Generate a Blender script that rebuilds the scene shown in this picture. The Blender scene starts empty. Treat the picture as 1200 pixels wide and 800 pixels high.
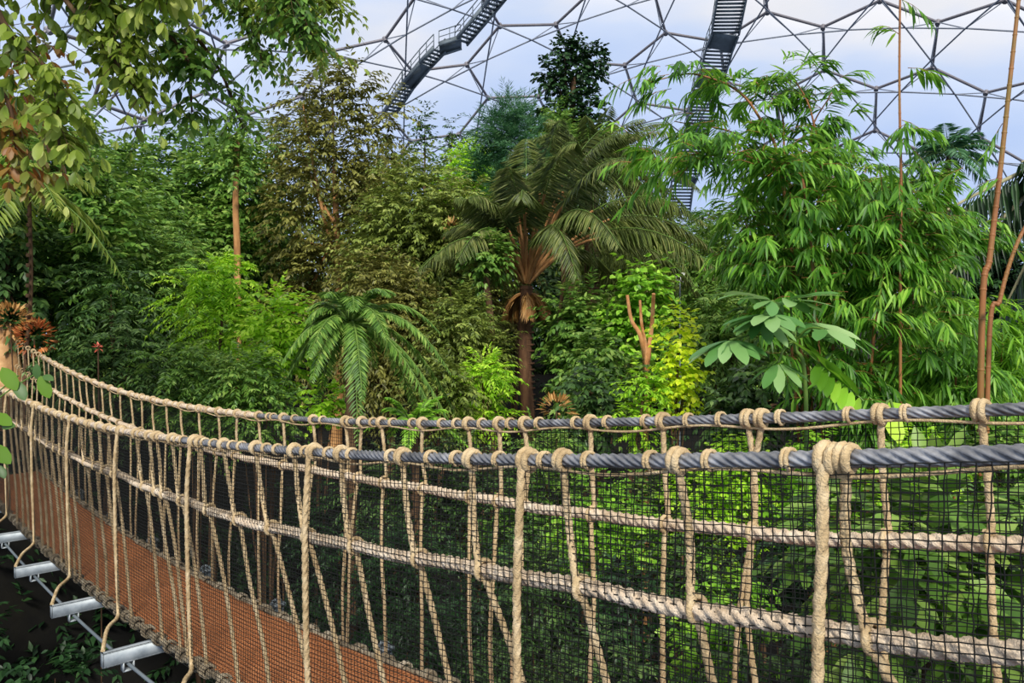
import bpy, math, random
import numpy as np
C = bpy.context.scene.collection
F, HZ, EZ = 900.0, 385.0, 6.0            # focal length in px of a 1200 px wide frame, horizon row, eye height
rng = np.random.default_rng(7)
R_ = random.Random(5)

def at(px, py, Y):                       # a pixel at depth Y -> a point
    return np.array([(px-600)*Y/F, Y, EZ+(HZ-py)*Y/F])

def unit(v):
    v = np.asarray(v, float)
    return v/(np.linalg.norm(v, axis=-1, keepdims=True)+1e-12)

def sstep(a, b, x):
    t = np.clip((x-a)/(b-a), 0, 1)
    return t*t*(3-2*t)

def ground_z(x, y):
    return (0.2 + 4.2*sstep(9, 42, y) + 4.3*sstep(-5.5, -8.5, x)*sstep(6.5, 9.5, y)*(1-sstep(17, 28, y)) + 1.2*sstep(2, 10, x) - 5.0*sstep(3, -1, x)*sstep(-9, -6, x)*sstep(14, 9, y)
            + .22*np.sin(x*.7+y*.31) + .18*np.sin(x*.23-y*.55))

# ------------------------------------------------------------------ materials
def new_mat(name):
    m = bpy.data.materials.new(name); m.use_nodes = True
    nt = m.node_tree; nt.nodes.clear()
    out = nt.nodes.new('ShaderNodeOutputMaterial')
    return m, nt, out

def srgb(c):
    return tuple(((v/255)/12.92 if v/255 <= .04045 else (((v/255)+.055)/1.055)**2.4) for v in c)+(1,)

def ramp_node(nt, cols):
    r = nt.nodes.new('ShaderNodeValToRGB')
    e = r.color_ramp.elements
    while len(e) < len(cols): e.new(.5)
    for i, c in enumerate(cols):
        e[i].position = i/(len(cols)-1); e[i].color = srgb(c)
    return r

def leaf_mat(name, cols, rough=.45, trans=.3, spec=.35):
    m, nt, out = new_mat(name)
    N, L = nt.nodes, nt.links
    g = N.new('ShaderNodeNewGeometry'); tc = N.new('ShaderNodeTexCoord')
    nz = N.new('ShaderNodeTexNoise'); nz.inputs['Scale'].default_value = .9; nz.inputs['Detail'].default_value = 2
    L.new(tc.outputs['Object'], nz.inputs['Vector'])
    mx = N.new('ShaderNodeMath'); mx.operation = 'MULTIPLY_ADD'
    L.new(nz.outputs['Fac'], mx.inputs[0]); mx.inputs[1].default_value = 1.0
    ml = N.new('ShaderNodeMath'); ml.operation = 'MULTIPLY_ADD'; ml.inputs[1].default_value = .75; ml.inputs[2].default_value = -.375
    L.new(g.outputs['Random Per Island'], ml.inputs[0]); L.new(ml.outputs[0], mx.inputs[2])
    r = ramp_node(nt, cols); L.new(mx.outputs[0], r.inputs['Fac'])
    for e in r.color_ramp.elements: e.color = tuple(min(1, c*1.22) for c in e.color[:3])+(1,)
    b = N.new('ShaderNodeBsdfPrincipled'); b.inputs['Roughness'].default_value = rough
    b.inputs['Specular IOR Level'].default_value = spec
    L.new(r.outputs['Color'], b.inputs['Base Color'])
    t = N.new('ShaderNodeBsdfTranslucent')
    hs = N.new('ShaderNodeHueSaturation'); hs.inputs['Saturation'].default_value = 1.0; hs.inputs['Value'].default_value = 1.5; hs.inputs['Hue'].default_value = .485
    L.new(r.outputs['Color'], hs.inputs['Color']); L.new(hs.outputs['Color'], t.inputs['Color'])
    s = N.new('ShaderNodeMixShader'); s.inputs['Fac'].default_value = trans
    L.new(b.outputs[0], s.inputs[1]); L.new(t.outputs[0], s.inputs[2]); L.new(s.outputs[0], out.inputs['Surface'])
    return m

def solid_mat(name, cols, scale=8, rough=.8, metal=0, bump=.0, bscale=40, stretch=(1, 1, 1), spec=.3):
    m, nt, out = new_mat(name)
    N, L = nt.nodes, nt.links
    tc = N.new('ShaderNodeTexCoord'); mp = N.new('ShaderNodeMapping'); mp.inputs['Scale'].default_value = stretch
    L.new(tc.outputs['Object'], mp.inputs['Vector'])
    nz = N.new('ShaderNodeTexNoise'); nz.inputs['Scale'].default_value = scale; nz.inputs['Detail'].default_value = 5; nz.inputs['Roughness'].default_value = .65
    L.new(mp.outputs[0], nz.inputs['Vector'])
    mr = N.new('ShaderNodeMapRange'); mr.inputs[1].default_value = .3; mr.inputs[2].default_value = .7
    L.new(nz.outputs['Fac'], mr.inputs[0])
    r = ramp_node(nt, cols); L.new(mr.outputs[0], r.inputs['Fac'])
    b = N.new('ShaderNodeBsdfPrincipled'); b.inputs['Roughness'].default_value = rough; b.inputs['Metallic'].default_value = metal
    b.inputs['Specular IOR Level'].default_value = spec
    L.new(r.outputs['Color'], b.inputs['Base Color'])
    if bump:
        n2 = N.new('ShaderNodeTexNoise'); n2.inputs['Scale'].default_value = bscale; n2.inputs['Detail'].default_value = 3
        L.new(mp.outputs[0], n2.inputs['Vector'])
        bp = N.new('ShaderNodeBump'); bp.inputs['Strength'].default_value = bump; bp.inputs['Distance'].default_value = .02
        L.new(n2.outputs['Fac'], bp.inputs['Height']); L.new(bp.outputs[0], b.inputs['Normal'])
    L.new(b.outputs[0], out.inputs['Surface'])
    return m

LM = {
 'olive':  leaf_mat('olive_leaf',  [(58, 72, 26), (88, 106, 42), (116, 132, 56), (150, 160, 84)], trans=.25),
 'brown':  leaf_mat('brown_olive_leaf', [(56, 60, 24), (86, 88, 38), (114, 114, 52), (142, 146, 78)], trans=.25),
 'mid':    leaf_mat('mid_green_leaf', [(42, 72, 24), (70, 106, 38), (100, 136, 54), (146, 170, 84)]),
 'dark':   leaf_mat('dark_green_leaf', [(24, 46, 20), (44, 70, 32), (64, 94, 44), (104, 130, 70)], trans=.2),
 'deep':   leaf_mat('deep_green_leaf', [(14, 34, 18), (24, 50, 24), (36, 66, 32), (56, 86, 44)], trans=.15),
 'blue':   leaf_mat('blue_green_leaf', [(34, 70, 44), (54, 96, 62), (78, 122, 84), (110, 150, 104)]),
 'bright': leaf_mat('bright_green_leaf', [(66, 108, 24), (94, 142, 36), (124, 172, 50), (166, 202, 76)], trans=.35),
 'yellow': leaf_mat('yellow_green_leaf', [(130, 168, 20), (164, 194, 28), (196, 212, 42), (218, 224, 82)], trans=.35),
 'lime':   leaf_mat('lime_leaf', [(84, 132, 20), (118, 166, 32), (150, 192, 46), (186, 214, 76)], trans=.35),
 'bamboo': leaf_mat('bamboo_leaf', [(38, 78, 20), (62, 108, 28), (92, 142, 40), (146, 186, 72)], trans=.35),
 'tawny':  leaf_mat('tawny_frond', [(46, 58, 24), (70, 86, 36), (96, 110, 50), (134, 136, 82)], trans=.25),
 'big':    leaf_mat('broad_canopy_leaf', [(64, 86, 24), (94, 116, 38), (126, 146, 54), (178, 184, 104)], trans=.45),
 'sage':   leaf_mat('sage_leaf', [(62, 108, 50), (84, 128, 66), (108, 146, 84), (142, 170, 114)], trans=.2, rough=.38, spec=.45),
 'rust':   leaf_mat('rusty_leaf', [(104, 62, 26), (134, 90, 38), (122, 112, 46), (100, 112, 42)], trans=.35),
 'canopy': leaf_mat('vine_leaf', [(44, 76, 18), (66, 100, 26), (84, 118, 34), (110, 138, 52)], rough=.6, spec=.2),
 'dry':    leaf_mat('dry_frond', [(120, 82, 40), (150, 108, 56), (176, 136, 78), (196, 160, 104)], trans=.2),
 'orange': leaf_mat('orange_leaf', [(120, 64, 30), (156, 88, 44), (184, 116, 64), (200, 146, 96)], trans=.3),
 'flower': leaf_mat('coral_petal', [(190, 84, 56), (208, 110, 80), (222, 136, 104), (230, 160, 134)], trans=.3),
}
M_BARK = solid_mat('bark', [(52, 38, 26), (84, 62, 42), (112, 88, 62)], 6, .9, bump=.6, bscale=18, stretch=(1, 1, .25))
M_RED = solid_mat('reddish_bark', [(50, 36, 24), (84, 58, 38), (116, 86, 58)], 6, .85, bump=.6, bscale=18, stretch=(1, 1, .25))
M_TAN = solid_mat('tan_bark', [(132, 92, 54), (170, 124, 76), (196, 152, 102)], 5, .85, bump=.5, bscale=14, stretch=(1, 1, .3))
M_ORBARK = solid_mat('orange_bark', [(184, 122, 68), (216, 154, 96), (232, 180, 126)], 5, .8, bump=.4)
M_CANE = solid_mat('bamboo_cane', [(106, 66, 38), (148, 98, 58), (114, 104, 52)], 3, .5, bump=.2, stretch=(1, 1, .3))
M_RIB = solid_mat('pale_rib', [(120, 116, 84), (158, 152, 116)], 4, .6)
M_GSTEM = solid_mat('green_stem', [(66, 96, 34), (104, 132, 54)], 4, .55)
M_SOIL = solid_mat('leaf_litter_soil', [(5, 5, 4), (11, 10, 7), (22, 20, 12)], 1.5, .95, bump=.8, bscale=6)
M_ROPE = solid_mat('hemp_rope', [(150, 126, 90), (188, 164, 124), (210, 190, 154)], 14, .85, bump=.5, bscale=160)
M_ROPE2 = solid_mat('pale_hemp_rope', [(164, 142, 114), (202, 182, 156), (222, 208, 186)], 14, .85, bump=.5, bscale=160)
M_ROPE3 = solid_mat('weathered_rope', [(92, 80, 64), (150, 136, 112), (196, 184, 160)], 10, .9, bump=.5, bscale=120)
M_CABLE = solid_mat('steel_cable', [(66, 67, 70), (120, 121, 124), (172, 173, 176)], 9, .4, metal=.3, spec=.5)
M_NET = solid_mat('black_netting', [(9, 11, 9), (18, 20, 17)], 5, .7)
M_GALV = solid_mat('galvanised_steel', [(118, 126, 132), (148, 156, 160), (172, 178, 180)], 7, .55, metal=.3, spec=.5)
M_STEEL = solid_mat('dome_steel', [(108, 104, 108), (136, 132, 136)], .3, .5, metal=.3)
M_STEEL2 = solid_mat('dome_inner_steel', [(116, 122, 134), (140, 146, 156)], .3, .5, metal=.3)
M_STAIR = solid_mat('stair_steel', [(88, 98, 104), (124, 134, 140)], .6, .6, metal=.3)
M_WHITE = solid_mat('white_sign', [(214, 216, 214), (232, 232, 230)], 3, .5)
M_ROCK = solid_mat('tan_rock', [(120, 84, 52), (176, 134, 90), (206, 168, 120)], 2.5, .9, bump=.8, bscale=8)

def mat_deck():
    m, nt, out = new_mat('coir_matting')
    N, L = nt.nodes, nt.links
    uv = N.new('ShaderNodeUVMap'); uv.uv_map = 'UVMap'
    w = N.new('ShaderNodeTexWave'); w.wave_type = 'BANDS'; w.bands_direction = 'X'; w.inputs['Scale'].default_value = 9; w.inputs['Distortion'].default_value = 1.2
    w2 = N.new('ShaderNodeTexWave'); w2.wave_type = 'BANDS'; w2.bands_direction = 'Y'; w2.inputs['Scale'].default_value = 9; w2.inputs['Distortion'].default_value = 1.2
    nz = N.new('ShaderNodeTexNoise'); nz.inputs['Scale'].default_value = 5; nz.inputs['Detail'].default_value = 6
    for q in (w, w2, nz): L.new(uv.outputs[0], q.inputs['Vector'])
    ml = N.new('ShaderNodeMath'); ml.operation = 'MAXIMUM'; L.new(w.outputs['Fac'], ml.inputs[0]); L.new(w2.outputs['Fac'], ml.inputs[1])
    r1 = ramp_node(nt, [(118, 66, 34), (168, 100, 60), (192, 128, 84)]); L.new(nz.outputs['Fac'], r1.inputs['Fac'])
    r2 = ramp_node(nt, [(92, 50, 26), (168, 104, 64), (200, 142, 98)]); L.new(ml.outputs[0], r2.inputs['Fac'])
    mx = N.new('ShaderNodeMix'); mx.data_type = 'RGBA'; mx.inputs['Factor'].default_value = .5
    L.new(r1.outputs[0], mx.inputs['A']); L.new(r2.outputs[0], mx.inputs['B'])
    b = N.new('ShaderNodeBsdfPrincipled'); b.inputs['Roughness'].default_value = .95; b.inputs['Specular IOR Level'].default_value = .1
    L.new(mx.outputs['Result'], b.inputs['Base Color'])
    bp = N.new('ShaderNodeBump'); bp.inputs['Strength'].default_value = .8; bp.inputs['Distance'].default_value = .01
    L.new(ml.outputs[0], bp.inputs['Height']); L.new(bp.outputs[0], b.inputs['Normal'])
    L.new(b.outputs[0], out.inputs['Surface'])
    return m
M_DECK = mat_deck()

def mat_cushion():
    m, nt, out = new_mat('foil_cushion')
    N, L = nt.nodes, nt.links
    lw = N.new('ShaderNodeLayerWeight'); lw.inputs['Blend'].default_value = .35
    mr = N.new('ShaderNodeMapRange'); mr.inputs[1].default_value = .0; mr.inputs[2].default_value = .9; mr.inputs[3].default_value = .06; mr.inputs[4].default_value = .3
    L.new(lw.outputs['Facing'], mr.inputs[0])
    t = N.new('ShaderNodeBsdfTransparent'); t.inputs['Color'].default_value = (.97, .98, 1, 1)
    d = N.new('ShaderNodeBsdfTranslucent'); d.inputs['Color'].default_value = (.9, .9, .92, 1)
    s = N.new('ShaderNodeMixShader'); L.new(mr.outputs[0], s.inputs[0]); L.new(t.outputs[0], s.inputs[1]); L.new(d.outputs[0], s.inputs[2])
    L.new(s.outputs[0], out.inputs['Surface'])
    return m
M_FOIL = mat_cushion()

# ------------------------------------------------------------------ mesh building
UPV = np.array([0, 0, 1.0])
class MB:
    def __init__(s): s.v = []; s.f = []; s.mi = []; s.n = 0
    def add(s, v, f, mi=0):              # f: (n,3) or (n,4) index array
        v = np.asarray(v, float).reshape(-1, 3); f = np.asarray(f, np.int64)
        s.v.append(v); s.f.append(f+s.n); s.mi.append(np.full(len(f), mi, np.int32)); s.n += len(v)
    def build(s, name, mats, parent=None, smooth=False):
        if not isinstance(mats, (list, tuple)): mats = [mats]
        V = np.concatenate(s.v)
        me = bpy.data.meshes.new(name)
        org = np.zeros(3)
        me.vertices.add(len(V)); me.vertices.foreach_set('co', V.astype(np.float32).ravel())
        nl = sum(f.size for f in s.f); nf = sum(len(f) for f in s.f)
        me.loops.add(nl); me.polygons.add(nf)
        me.loops.foreach_set('vertex_index', np.concatenate([f.ravel() for f in s.f]).astype(np.int32))
        tot = np.concatenate([np.full(len(f), f.shape[1]) for f in s.f])
        me.polygons.foreach_set('loop_start', (np.cumsum(tot)-tot).astype(np.int32))
        me.polygons.foreach_set('material_index', np.concatenate(s.mi))
        if smooth: me.polygons.foreach_set('use_smooth', np.ones(nf, bool))
        me.update(calc_edges=True)
        for m in mats: me.materials.append(m)
        o = bpy.data.objects.new(name, me); C.objects.link(o)
        if parent is not None:
            o.parent = parent
            o.matrix_parent_inverse = parent.matrix_basis.inverted()
        return o
    # shapes
    def tube(s, path, rad, sides=6, mi=0, cap=True):
        P = np.asarray(path, float); n = len(P)
        r = np.broadcast_to(np.asarray(rad, float), (n,))
        T = unit(np.gradient(P, axis=0)); u, w = frames(T)
        a = np.linspace(0, 2*np.pi, sides, endpoint=False)
        V = P[:, None]+r[:, None, None]*(np.cos(a)[None, :, None]*u[:, None]+np.sin(a)[None, :, None]*w[:, None])
        s.add(V, grid_faces(n, sides, True), mi)
        if cap:
            for k in (0, n-1):
                c = np.concatenate([V[k], P[k:k+1]])
                i = np.arange(sides); f = np.stack([i, (i+1) % sides, np.full(sides, sides)], 1)
                s.add(c, f if k else f[:, ::-1], mi)
    def rope(s, path, r, lobes=3, pitch=None, ring=None, mi=0, step=None):
        """laid rope: a lobed section that turns along the path"""
        P = np.asarray(path, float)
        step = step or r*.55
        P = resample(P, step)
        if len(P) < 3: return
        d = np.concatenate([[0], np.cumsum(np.linalg.norm(np.diff(P, axis=0), axis=1))])
        pitch = pitch or r*9; ring = ring or lobes*4
        T = unit(np.gradient(P, axis=0)); u, w = frames(T)
        a = np.linspace(0, 2*np.pi, ring, endpoint=False)
        rr = r*(.72+.30*np.abs(np.cos(a*lobes/2)))
        ph = d/pitch*2*np.pi
        A = a[None]+ph[:, None]
        V = P[:, None]+rr[None, :, None]*(np.cos(A)[..., None]*u[:, None]+np.sin(A)[..., None]*w[:, None])
        s.add(V, grid_faces(len(P), ring, True), mi)
        for k in (0, len(P)-1):
            i = np.arange(ring); f = np.stack([i, (i+1) % ring, np.full(ring, ring)], 1)
            s.add(np.concatenate([V[k], P[k:k+1]]), f if k else f[:, ::-1], mi)
    def obox(s, c, ax, ay, az, mi=0):    # box with half-extent vectors
        c, ax, ay, az = map(lambda q: np.asarray(q, float), (c, ax, ay, az))
        V = [c+i*ax+j*ay+k*az for i in (-1, 1) for j in (-1, 1) for k in (-1, 1)]
        s.add(V, [[0, 1, 3, 2], [4, 6, 7, 5], [0, 4, 5, 1], [2, 3, 7, 6], [0, 2, 6, 4], [1, 5, 7, 3]], mi)
    def bar(s, a, b, w, h, up=(0, 0, 1), mi=0):
        a, b = np.asarray(a, float), np.asarray(b, float)
        t = unit(b-a); x = unit(np.cross(t, up)); z = np.cross(x, t)
        s.obox((a+b)/2, (b-a)/2, x*w/2, z*h/2, mi)
    def leaves(s, P, D, U, L, W, kind=0, mi=0, fold=.12, curl=.15):
        """leaf blades: base P, direction D, face normal about U, length L, width W"""
        P = np.asarray(P, float); n = len(P)
        if n == 0: return
        D = unit(D); S = unit(np.cross(D, U)); N = np.cross(S, D)
        L = np.broadcast_to(L, (n,)); W = np.broadcast_to(W, (n,))
        t, f = LEAF[kind]
        V = (P[:, None]+t[None, :, 0, None]*L[:, None, None]*D[:, None]
             + t[None, :, 1, None]*W[:, None, None]*S[:, None]
             + (np.abs(t[None, :, 1, None])*2*fold*W[:, None, None] - (t[None, :, 0, None]**2)*curl*L[:, None, None])*N[:, None])
        F_ = f[None]+(np.arange(n)*len(t))[:, None, None]
        s.add(V, F_.reshape(-1, 3), mi)

LEAF = {
 0: (np.array([[0, 0], [.42, -.5], [.42, .5], [1, 0]], float), np.array([[0, 3, 1], [0, 2, 3]])),
 1: (np.array([[0, 0], [.3, -.46], [.34, 0], [.3, .46], [.68, -.38], [.7, 0], [.68, .38], [1, 0]], float),
     np.array([[0, 2, 1], [0, 3, 2], [1, 2, 5], [1, 5, 4], [2, 3, 6], [2, 6, 5], [4, 5, 7], [5, 6, 7]])),
 2: (np.array([[0, 0], [.2, -.3], [.2, 0], [.2, .3], [.5, -.5], [.5, 0], [.5, .5], [.8, -.4], [.8, 0], [.8, .4], [.94, -.18], [.94, .18], [1, 0]], float),
     np.array([[0, 2, 1], [0, 3, 2], [1, 2, 5], [1, 5, 4], [2, 3, 6], [2, 6, 5], [4, 5, 8], [4, 8, 7], [5, 6, 9], [5, 9, 8], [7, 8, 10], [8, 12, 10], [8, 11, 12], [8, 9, 11]])),
}

def frames(T):
    """rotation-minimising-ish frames along tangents"""
    n = len(T); u = np.zeros_like(T)
    a = np.array([0, 0, 1.0]) if abs(T[0][2]) < .9 else np.array([1.0, 0, 0])
    u0 = unit(np.cross(T[0], a)); u[0] = u0
    for i in range(1, n):
        v = u[i-1]-T[i]*np.dot(u[i-1], T[i]); u[i] = v/(np.linalg.norm(v)+1e-12)
    return u, np.cross(T, u)

def grid_faces(n, m, closed):
    i = np.arange(n-1)[:, None]*m; j = np.arange(m if closed else m-1)[None]
    k = (j+1) % m
    return np.stack([i+j, i+k, i+m+k, i+m+j], -1).reshape(-1, 4)

def resample(P, step):
    d = np.concatenate([[0], np.cumsum(np.linalg.norm(np.diff(P, axis=0), axis=1))])
    n = max(3, int(d[-1]/step)+1); t = np.linspace(0, d[-1], n)
    return np.stack([np.interp(t, d, P[:, k]) for k in range(3)], 1)

def smooth_path(P, n=24):
    """Catmull-Rom through the points"""
    P = np.asarray(P, float)
    if len(P) < 3: return resample(P, np.linalg.norm(P[-1]-P[0])/n)
    Q = np.concatenate([[2*P[0]-P[1]], P, [2*P[-1]-P[-2]]]); out = []
    m = max(2, n//(len(P)-1))
    for i in range(1, len(Q)-2):
        t = np.linspace(0, 1, m, endpoint=False)[:, None]
        a, b, c, d = Q[i-1], Q[i], Q[i+1], Q[i+2]
        out.append(.5*((2*b)+(c-a)*t+(2*a-5*b+4*c-d)*t**2+(3*b-a-3*c+d)*t**3))
    return np.concatenate(out+[P[-1:]])

def tag(o, label=None, cat=None, group=None, kind=None):
    if label: o['label'] = label
    if cat: o['category'] = cat
    if group: o['group'] = group
    if kind: o['kind'] = kind
    return o

def thing(name, loc, label, cat, group=None):
    o = bpy.data.objects.new(name, None); C.objects.link(o); o.location = tuple(map(float, loc)); o.empty_display_size = .2
    bpy.context.view_layer.update() if False else None
    o.matrix_basis  # location read back below
    return tag(o, label, cat, group)

# ------------------------------------------------------------------ camera, world, sun
cam = bpy.data.cameras.new('camera'); co = bpy.data.objects.new('camera', cam); C.objects.link(co)
co.location = (0, 0, EZ); co.rotation_euler = (math.pi/2, 0, 0)
cam.sensor_width = 36; cam.lens = 36*F/1200; cam.shift_y = -(400-HZ)/1200*1.0
cam.clip_start = .05; cam.clip_end = 400
bpy.context.scene.camera = co
sc = bpy.context.scene
sc.view_settings.view_transform = 'Standard'; sc.view_settings.look = 'None'; sc.view_settings.gamma = 1; sc.view_settings.use_curve_mapping = False
sc.view_settings.exposure = 0.0
sc.cycles.max_bounces = 7; sc.cycles.diffuse_bounces = 4; sc.cycles.glossy_bounces = 2; sc.cycles.transmission_bounces = 4; sc.cycles.transparent_max_bounces = 8

w = bpy.data.worlds.new('sky'); sc.world = w; w.use_nodes = True
nt = w.node_tree; nt.nodes.clear(); N, L = nt.nodes, nt.links
out = N.new('ShaderNodeOutputWorld'); bg = N.new('ShaderNodeBackground'); L.new(bg.outputs[0], out.inputs[0])
tc = N.new('ShaderNodeTexCoord'); sx = N.new('ShaderNodeSeparateXYZ'); L.new(tc.outputs['Generated'], sx.inputs[0])
nz = N.new('ShaderNodeTexNoise'); nz.inputs['Scale'].default_value = 3.0; nz.inputs['Detail'].default_value = 4
mp = N.new('ShaderNodeMapping'); mp.inputs['Scale'].default_value = (1, 1, 3); L.new(tc.outputs['Generated'], mp.inputs[0]); L.new(mp.outputs[0], nz.inputs['Vector'])
ad = N.new('ShaderNodeMath'); ad.operation = 'MULTIPLY_ADD'; ad.inputs[1].default_value = .55; L.new(nz.outputs['Fac'], ad.inputs[0]); L.new(sx.outputs['Z'], ad.inputs[2])
mr = N.new('ShaderNodeMapRange'); mr.inputs[1].default_value = .50; mr.inputs[2].default_value = .70; L.new(ad.outputs[0], mr.inputs[0])
rp = ramp_node(nt, [(190, 212, 250), (206, 222, 250), (240, 240, 244)]); L.new(mr.outputs[0], rp.inputs[0])
L.new(rp.outputs[0], bg.inputs['Color']); bg.inputs['Strength'].default_value = 1.0

sun = bpy.data.lights.new('sun', 'SUN'); so = bpy.data.objects.new('sun', sun); C.objects.link(so)
sun.energy = 4.4; sun.angle = math.radians(12); sun.color = (1, .95, .86)
so.rotation_euler = (math.radians(51), math.radians(7), 0)   # light from above and behind the camera
so.location = (0, -5, 60)

# ------------------------------------------------------------------ ground
def make_ground():
    xs = np.linspace(-75, 75, 151); ys = np.linspace(-6, 90, 113)
    X, Y = np.meshgrid(xs, ys); Z = ground_z(X, Y)+.1*np.sin(X*2.1+np.cos(Y*1.7))
    b = MB(); b.add(np.stack([X, Y, Z], -1), grid_faces(len(ys), len(xs), False))
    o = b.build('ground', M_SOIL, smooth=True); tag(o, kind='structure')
make_ground()

# ------------------------------------------------------------------ the dome: hexagon frame, inner lattice, foil cushions
q3 = 3**.5
DP = dict(px=805.18, py=42.194, d=math.exp(2.62056), R=math.exp(2.507817), rot=(1.154204, -.099202, -.366392)); EDGE = 5.5
def rotm(a):
    x, y, z = a
    cx, sx_, cy, sy, cz, sz = np.cos(x), np.sin(x), np.cos(y), np.sin(y), np.cos(z), np.sin(z)
    return np.array([[cz, -sz, 0], [sz, cz, 0], [0, 0, 1]])@np.array([[cy, 0, sy], [0, 1, 0], [-sy, 0, cy]])@np.array([[1, 0, 0], [0, cx, -sx_], [0, sx_, cx]])
DM = rotm(DP['rot']); DR = DP['R']*EDGE
D0 = np.array([(DP['px']-600)/F*DP['d'], DP['d'], (HZ-DP['py'])/F*DP['d']])*EDGE+np.array([0, 0, EZ])
DC = D0-DM[:, 1]*DR
def dome_pt(l, dr=0.0):                   # lattice coordinates -> a point on the dome (dr metres inside it)
    l = np.asarray(l, float)-np.array([-2.3*q3, .3])
    r = np.hypot(l[..., 0], l[..., 1])+1e-9; a = r*EDGE/DR
    loc = np.stack([np.sin(a)*l[..., 0]/r, np.cos(a), np.sin(a)*l[..., 1]/r], -1)*(DR-dr)
    return DC+loc@DM.T
def proj(p):
    p = np.asarray(p, float)
    return np.stack([600+F*p[..., 0]/p[..., 1], HZ-F*(p[..., 2]-EZ)/p[..., 1]], -1)
def dome_ray(px, py, dr=0.0):             # where the view ray through a pixel meets the sphere dr inside the dome
    d = unit(np.array([(px-600)/F, 1, (HZ-py)/F])); o = np.array([0, 0, EZ])-DC
    bq = np.dot(o, d); cq = np.dot(o, o)-(DR-dr)**2
    return np.array([0, 0, EZ])+d*(-bq+math.sqrt(bq*bq-cq))

def make_dome():
    root = bpy.data.objects.new('ceiling', None); C.objects.link(root); root.location = tuple(DC)
    bpy.context.view_layer.update()
    tag(root, 'geodesic dome roof of grey steel hexagons glazed with clear foil cushions', None, kind='structure')
    hexes = []
    for j in range(-7, 7):
        for i in range(-14, 8):
            c = np.array([(i+.5*(j & 1))*q3, j*1.5])   # hexagon centres, pointy top
            hexes.append(c)
    # nodes at (0,0),(0,-1): hex centre at (q3/2,-.5)  -> shift
    hexes = [c+np.array([q3/2, -.5]) for c in hexes]
    corner = [np.array([math.sin(k*math.pi/3), math.cos(k*math.pi/3)]) for k in range(6)]
    edges = {}; nodes = {}; ctr = []
    for c in hexes:
        P = dome_pt(c)
        if P[1] < 15: continue
        u = proj(P)
        if not (-260 < u[0] < 1460 and -330 < u[1] < 400): continue
        if P[2] < 3: continue
        ctr.append(c)
        cs = [c+k for k in corner]
        for k in range(6):
            a, b = cs[k], cs[(k+1) % 6]
            ka, kb = tuple(np.round(a, 2)), tuple(np.round(b, 2))
            nodes.setdefault(ka, a); nodes.setdefault(kb, b)
            edges.setdefault(tuple(sorted((ka, kb))), (a, b))
    fr = MB()
    for a, b in edges.values():
        p = np.stack([dome_pt(a), dome_pt(b)]); fr.tube(resample(p, EDGE/3), .135, 7)
    for a in nodes.values():
        p = dome_pt(a); n = unit(p-DC); fr.tube(np.stack([p-n*.25, p, p+n*.2]), .22, 8)
    fr.build('hexagon_frame', M_STEEL, root)
    inn = MB()
    mids = {k: (a+b)/2 for k, (a, b) in edges.items()}
    by = {}
    for k in edges:
        for e in k: by.setdefault(e, []).append(k)
    depth = 1.9
    for e, ks in by.items():
        for k in ks:
            inn.tube(np.stack([dome_pt(nodes[e]), (dome_pt(nodes[e])+dome_pt(mids[k], depth))/2, dome_pt(mids[k], depth)]), .052, 5, cap=False)
        for x in range(len(ks)):
            for y in range(x):
                a, b = dome_pt(mids[ks[x]], depth), dome_pt(mids[ks[y]], depth)
                inn.tube(np.stack([a, (a+b)/2, b]), .075, 5, cap=False)
    inn.build('inner_lattice', M_STEEL2, root)
    for c in ctr:
        b = MB(); n = 5; ring = []
        V = [dome_pt(c)+unit(dome_pt(c)-DC)*.9]
        for i in range(1, n+1):
            for k in range(6):
                for m in range(i):
                    l = c+(corner[k]*(i-m)+corner[(k+1) % 6]*m)/n
                    rr = np.linalg.norm(l-c); t = i/n
                    p = dome_pt(l); V.append(p+unit(p-DC)*.9*(1-t**2.2))
        f = []
        def idx(i, j): return 0 if i == 0 else 1+3*i*(i-1)+(j % (6*i))
        for i in range(1, n+1):
            for k in range(6):
                for m in range(i):
                    j = k*i+m
                    if m < i:
                        a0 = idx(i, j); a1 = idx(i, j+1); b0 = idx(i-1, k*(i-1)+m)
                        f.append([a0, a1, b0])
                        if m < i-1: f.append([a1, idx(i-1, k*(i-1)+m+1), b0])
        b.add(V, f); b.build('foil_cushion', M_FOIL, root, smooth=True)
make_dome()

def stair(name, label, path, wid, dark_landings=()):
    pts = [dome_ray(x, y, dr) for x, y, dr in path]
    root = thing(name, pts[0], label, 'staircase'); bpy.context.view_layer.update()
    st = MB(); tr = MB(); hr = MB()
    P = np.array(pts)
    for i in range(len(P)-1):
        a, b = P[i], P[i+1]; t = unit(b-a); n = unit((a+b)/2-DC); s = unit(np.cross(t, n)); ln = np.linalg.norm(b-a)
        for k in (-1, 1):
            st.bar(a+s*k*wid/2, b+s*k*wid/2, .14, .4, n)
            top = UPV*1.2
            hr.bar(a+s*k*wid/2+top, b+s*k*wid/2+top, .07, .07, n); hr.bar(a+s*k*wid/2+top*.55, b+s*k*wid/2+top*.55, .05, .05, n)
            m = max(2, int(ln/1.3))
            for q in range(m+1):
                p = a+(b-a)*q/m+s*k*wid/2; hr.bar(p, p+top, .06, .06, t)
        if i in dark_landings:
            tr.obox((a+b)/2, (b-a)/2, s*wid/2, n*.06)
        else:
            m = max(2, int(ln/.45))
            for q in range(m):
                p = a+(b-a)*(q+.5)/m; tr.obox(p, t*.13, s*wid/2, n*.03)
    st.build('stringer', M_STAIR, root); tr.build('treads', M_STAIR, root); hr.build('handrail', M_STAIR, root)
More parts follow.
